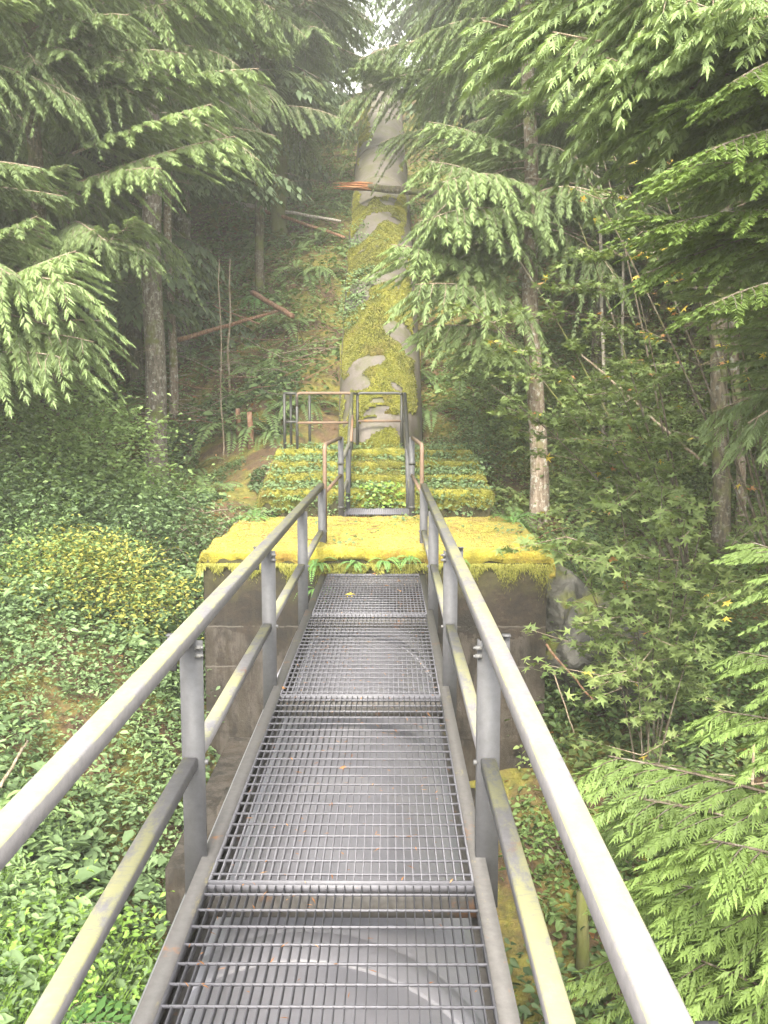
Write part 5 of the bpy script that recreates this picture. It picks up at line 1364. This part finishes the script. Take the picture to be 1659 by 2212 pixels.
maple(b1, [(1010, 640, 10.6, 0.022, 18), (1120, 560, 11.0, 0.022, 18), (1250, 480, 11.0, 0.022, 18), (1380, 640, 10.6, 0.02, 14), (1060, 830, 10.4, 0.018, 16), (1180, 760, 10.0, 0.018, 18), (1330, 830, 9.6, 0.016, 14), (1300, 330, 11.5, 0.02, 9)],
      "arching maple with many thin stems and yellowing leaves in front of the lichen conifer", 5200, 0.125, 31, 0.20)
b2 = gbase(1420, 1330, 8.9)
maple(b2, [(1200, 1120, 8.6, 0.012, 8), (1330, 1040, 8.2, 0.014, 10), (1430, 1050, 8.0, 0.014, 10), (1540, 1050, 8.2, 0.014, 10), (1480, 1120, 7.8, 0.012, 9), (1330, 1150, 8.0, 0.012, 9), (1600, 1140, 8.4, 0.012, 6)],
      "low broad leaved maple with star shaped leaves above the ravine on the right", 1900, 0.145, 32, 0.07)
b3 = gbase(1400, 1520, 8.4)
maple(b3, [(1290, 1290, 8.4, 0.010, 8), (1420, 1260, 8.0, 0.010, 8), (1540, 1280, 8.0, 0.010, 8), (1370, 1400, 7.8, 0.008, 6)],
      "lowest maple sapling with green leaves hanging over the grey rock", 900, 0.13, 33, 0.03)
b4 = G(4.6, 10.2)
maple(b4, [(1330, 120, 9.6, 0.02, 5), (1260, 190, 9.4, 0.02, 6), (1450, 90, 9.2, 0.02, 5), (1500, 330, 9.2, 0.02, 5), (1240, 330, 9.6, 0.02, 6), (1400, 240, 9.0, 0.016, 5)],
      "tall thin maple showing yellow leaves among the high cedar boughs on the right", 230, 0.10, 34, 0.45)

# ------------------------------------------------------------------ fallen wood
def log(name, a, b, r0, r1, mat, label, cat="log", n=10, wig=0.03, parts=None):
    a, b = Vector(a), Vector(b)
    mid = a.lerp(b, 0.5); o = empty(name, mid, label, cat)
    pts = [a.lerp(b, i / n) + Vector((0, 0, wig * noise.noise(Vector((i * 0.7, a.x, 0))))) + Vector((0, wig * noise.noise(Vector((i * 0.6, a.y, 5))), 0)) for i in range(n + 1)]
    mb = MB(); mb.tube(pts, [r0 + (r1 - r0) * i / n for i in range(n + 1)], 10); B(mb, "stem", mat, True, o)
    return o
lt = at(860, 408, 23.2)
zt = pipe_pt(23.0, 0.0, PXr).z
a, b_ = at(795, 404, 22.2), at(1060, 430, 21.4)
bl = log("broken_trunk", a, b_, 0.085, 0.10, M['bark_dark'], "broken tree trunk lying across the pale pipe with an orange splintered end", "fallen trunk", 12, 0.03)
mb = MB()
tip = at(716, 403, 22.2); g2 = random.Random(4)
for k in range(26):
    off = Vector((0, g2.uniform(-0.09, 0.09), g2.uniform(-0.09, 0.09))); t = g2.uniform(0.12, 1.0) ** 1.2
    e = a.lerp(tip, t) + off * 0.9 + Vector((0, 0, 0.02))
    s0 = a + off * 0.8 + Vector((0.12, 0, 0)); w = g2.uniform(0.012, 0.034); mb.tube([s0, s0.lerp(e, 0.5) + off * g2.uniform(-0.1, 0.3), e], [w, w * 0.8, 0.003], 4)
B(mb, "splintered_end", M['splinter'], False, bl)
for k in range(4):
    p = a.lerp(b_, 0.05 + 0.2 * k); mb = MB(); mb.tube([p, p + Vector((-0.06, -0.1, -0.22 + 0.1 * k))], [0.015, 0.004], 5); B(mb, "stub", M['bark_dark'], False, bl)
def glog(p1, Y1, p2, Y2, r0, r1, mat, lab, dz=0.08, **k):
    a = at(*p1, Y1); b = at(*p2, Y2)
    a.z = float(gz(a.x, Y1)[0]) + dz; b.z = float(gz(b.x, Y2)[0]) + dz
    return log("fallen_log", a, b, r0, r1, mat, lab, **k)
def plog(p1, Y1, p2, Y2, r0, r1, mat, lab, cat="log", name="fallen_log"):
    return log(name, at(*p1, Y1), at(*p2, Y2), r0, r1, mat, lab, cat)
plog((500, 438), 26.5, (735, 478), 24.5, 0.058, 0.034, M['silverwood'], "bleached pole lying on the slope left of the pipe, upper one")
plog((560, 452), 26.0, (745, 512), 23.8, 0.054, 0.037, M['deadwood'], "brown pole just below the bleached one")
plog((545, 632), 20.5, (632, 683), 19.0, 0.058, 0.051, M['deadwood'], "short red log pointing down the slope")
plog((385, 735), 18.5, (600, 672), 20.0, 0.051, 0.031, M['deadwood'], "long red brown log lying across the brush pile")
plog((560, 700), 19.0, (460, 660), 19.6, 0.020, 0.014, M['deadwood'], "thin red pole over the long log")
plog((1530, 1010), 13.0, (1250, 760), 13.6, 0.024, 0.014, M['twig'], "thin leaning dead stem crossing behind the maple", "dead stem", "dead_stem")
plog((1180, 1395), 9.2, (1290, 1520), 8.4, 0.012, 0.008, M['deadwood'], "curved bare branch leaning at the right foot of the block", "branch", "fallen_branch")
plog((1195, 1450), 9.0, (1240, 1580), 8.5, 0.008, 0.005, M['twig'], "thinner bare stick below the curved branch", "branch", "fallen_branch")
plog((0, 1700), 7.0, (60, 1600), 7.6, 0.015, 0.010, M['twig'], "pale stick on the left bank at the picture edge", "branch", "fallen_branch")
for px, py, Y, hh, r, lab in ((515, 880, 16.8, 0.50, 0.05, "pinkish broken stump on the moss, left of the two"), (541, 905, 16.4, 0.62, 0.055, "pinkish broken stump on the moss, right of the two"),
                              (1268, 1690, 6.8, 0.75, 0.05, "mossy dead stump stake seen through the right rails")):
    b0 = gbase(px, py, Y); o = empty("stump", b0, lab, "stump")
    mb = MB(); mb.tube([b0 - Vector((0, 0, 0.1)), b0 + Vector((0, 0, hh * 0.5)), b0 + Vector((-0.02, 0, hh))], [r * 1.2, r, r * 0.8], 9); B(mb, "stem", M['deadwood' if px < 600 else 'bark_moss'], True, o)
# brush pile of dead sticks
def brush(name, label, c, rx, ry, n, L, seed, mats=('deadwood', 'twig')):
    g = random.Random(seed); o = empty(name, c, label, "brush pile")
    for mk in mats:
        mb = MB()
        for i in range(n):
            x = c[0] + g.uniform(-rx, rx); y = c[1] + g.uniform(-ry, ry); z = float(gz(x, y)[0]) + g.uniform(0, 0.25)
            a = g.uniform(0, 6.28); l = L * g.uniform(0.4, 1.2); q = Vector((x, y, z)) + Vector((math.cos(a) * l, math.sin(a) * l, g.uniform(-0.1, 0.45) * l))
            mb.tube(bez((x, y, z), q, g.uniform(-0.08, 0.08), (0, 0, 0), 3), [0.010, 0.008, 0.006, 0.002], 4, False)
        f = B(mb, "sticks", M[mk], False, o); f['kind'] = 'stuff'
    return o
brush("brush_pile", "tangled dead sticks around the long red brown log", G(-3.4, 18.6), 1.8, 1.2, 70, 1.3, 3)
brush("brush_pile", "small heap of thin dry twigs at the left rear corner of the block", G(-2.4, 11.9), 0.35, 0.5, 30, 0.7, 4, ('twig',))
brush("brush_pile", "rusty dead fronds and twigs right of the lowest step", G(1.95, 12.9), 0.3, 0.4, 26, 0.6, 5, ('deadwood',))
# rocks
def rock(p, s, lab, seed):
    import bmesh
    bm = bmesh.new(); bmesh.ops.create_icosphere(bm, subdivisions=5, radius=1)
    for v in bm.verts:
        d = noise.voronoi(v.co * 1.1 + Vector((seed, 0, 0)))[0][0]; v.co *= 0.75 + 0.5 * d + 0.10 * noise.fractal(v.co * 3, 1, 2, 4)
        v.co = Vector((v.co.x * s[0], v.co.y * s[1], v.co.z * s[2]))
    me = bpy.data.meshes.new("rock"); bm.to_mesh(me); bm.free(); me.materials.append(M['rock'])
    o = link(bpy.data.objects.new("rock", me)); o.location = p; o.rotation_euler = (0.2, 0.4, seed)
    return tag(o, lab, "rock")
for px, py, Y, s, lab, sd2 in ((1280, 1400, 9.9, (0.55, 0.5, 0.55), "big grey rock face in the shade right of the block", 1), (1350, 1440, 9.5, (0.45, 0.4, 0.35), "smaller grey rock in front of the big shaded one", 2), (1215, 1330, 10.2, (0.35, 0.4, 0.5), "mossy rock wedged against the right side of the block", 3)):
    rock(at(px, py, Y), s, lab, sd2)

# ------------------------------------------------------------------ fallen leaves on deck and moss
for px, py, Y, s, mt, lab in ((753, 1281, None, 0.075, MLY, "curled pale yellow leaf near the left edge of the far grating"), (809, 1237, None, 0.05, MLD, "pink brown leaf at the very end of the grating"), (838, 1264, None, 0.055, MLD, "pink brown leaf in the middle of the far grating, left of two"),
                              (864, 1254, None, 0.05, MLD, "pink brown leaf nearest the block, right of the middle"), (862, 1275, None, 0.05, MLD, "pink brown leaf right of the middle, nearer to the walker"),
                              (740, 1655, None, 0.03, MLD, "tiny dry leaf fragment on the middle grating"), (610, 1485, None, 0.03, MLD, "tiny dry leaf fragment at the left edge of the grating"), (750, 1690, None, 0.02, MLD, "tiniest dry fragment on the middle grating")):
    d = at(px, py, 1.0) - EYE; t = (0.012 - EYE.z) / d.z; p = EYE + d * t
    o = link(bpy.data.objects.new("fallen_leaf", mt[0])); o.location = p; o.scale = (s * 1.4,) * 3; o.rotation_euler = (0.3, 0.25, px)
    tag(o, lab, "leaf")
for k, (x, y) in enumerate(((0.75, 10.4), (0.66, 10.2), (0.58, 9.9), (0.95, 10.3), (1.25, 9.8), (-0.55, 10.3), (-0.2, 11.0), (-1.2, 9.8), (0.1, 9.6))):
    o = link(bpy.data.objects.new("fallen_leaf", MLD[k % 2])); o.location = (x, y, KZ + 0.10); o.scale = (0.07,) * 3; o.rotation_euler = (0.3, 0.2, k * 1.7)
    tag(o, "small dry brown leaf lying on the yellow moss cap", "leaf", "dry leaves on the moss cap")
# pale lichen spot on the block
mb = MB(); mb.add([(0.02 * math.cos(a) * random.uniform(.7, 1.3) , 0, 0.02 * math.sin(a) * random.uniform(.7, 1.3)) for a in np.linspace(0, 6.28, 14)[:-1]] + [(0, -0.006, 0)], None, [(i, (i + 1) % 13, 13) for i in range(13)])
q = at(1080, 1222, 9.28); o = B(mb, "lichen_spot", M['bolt'], False, block); o.location = q - block.location
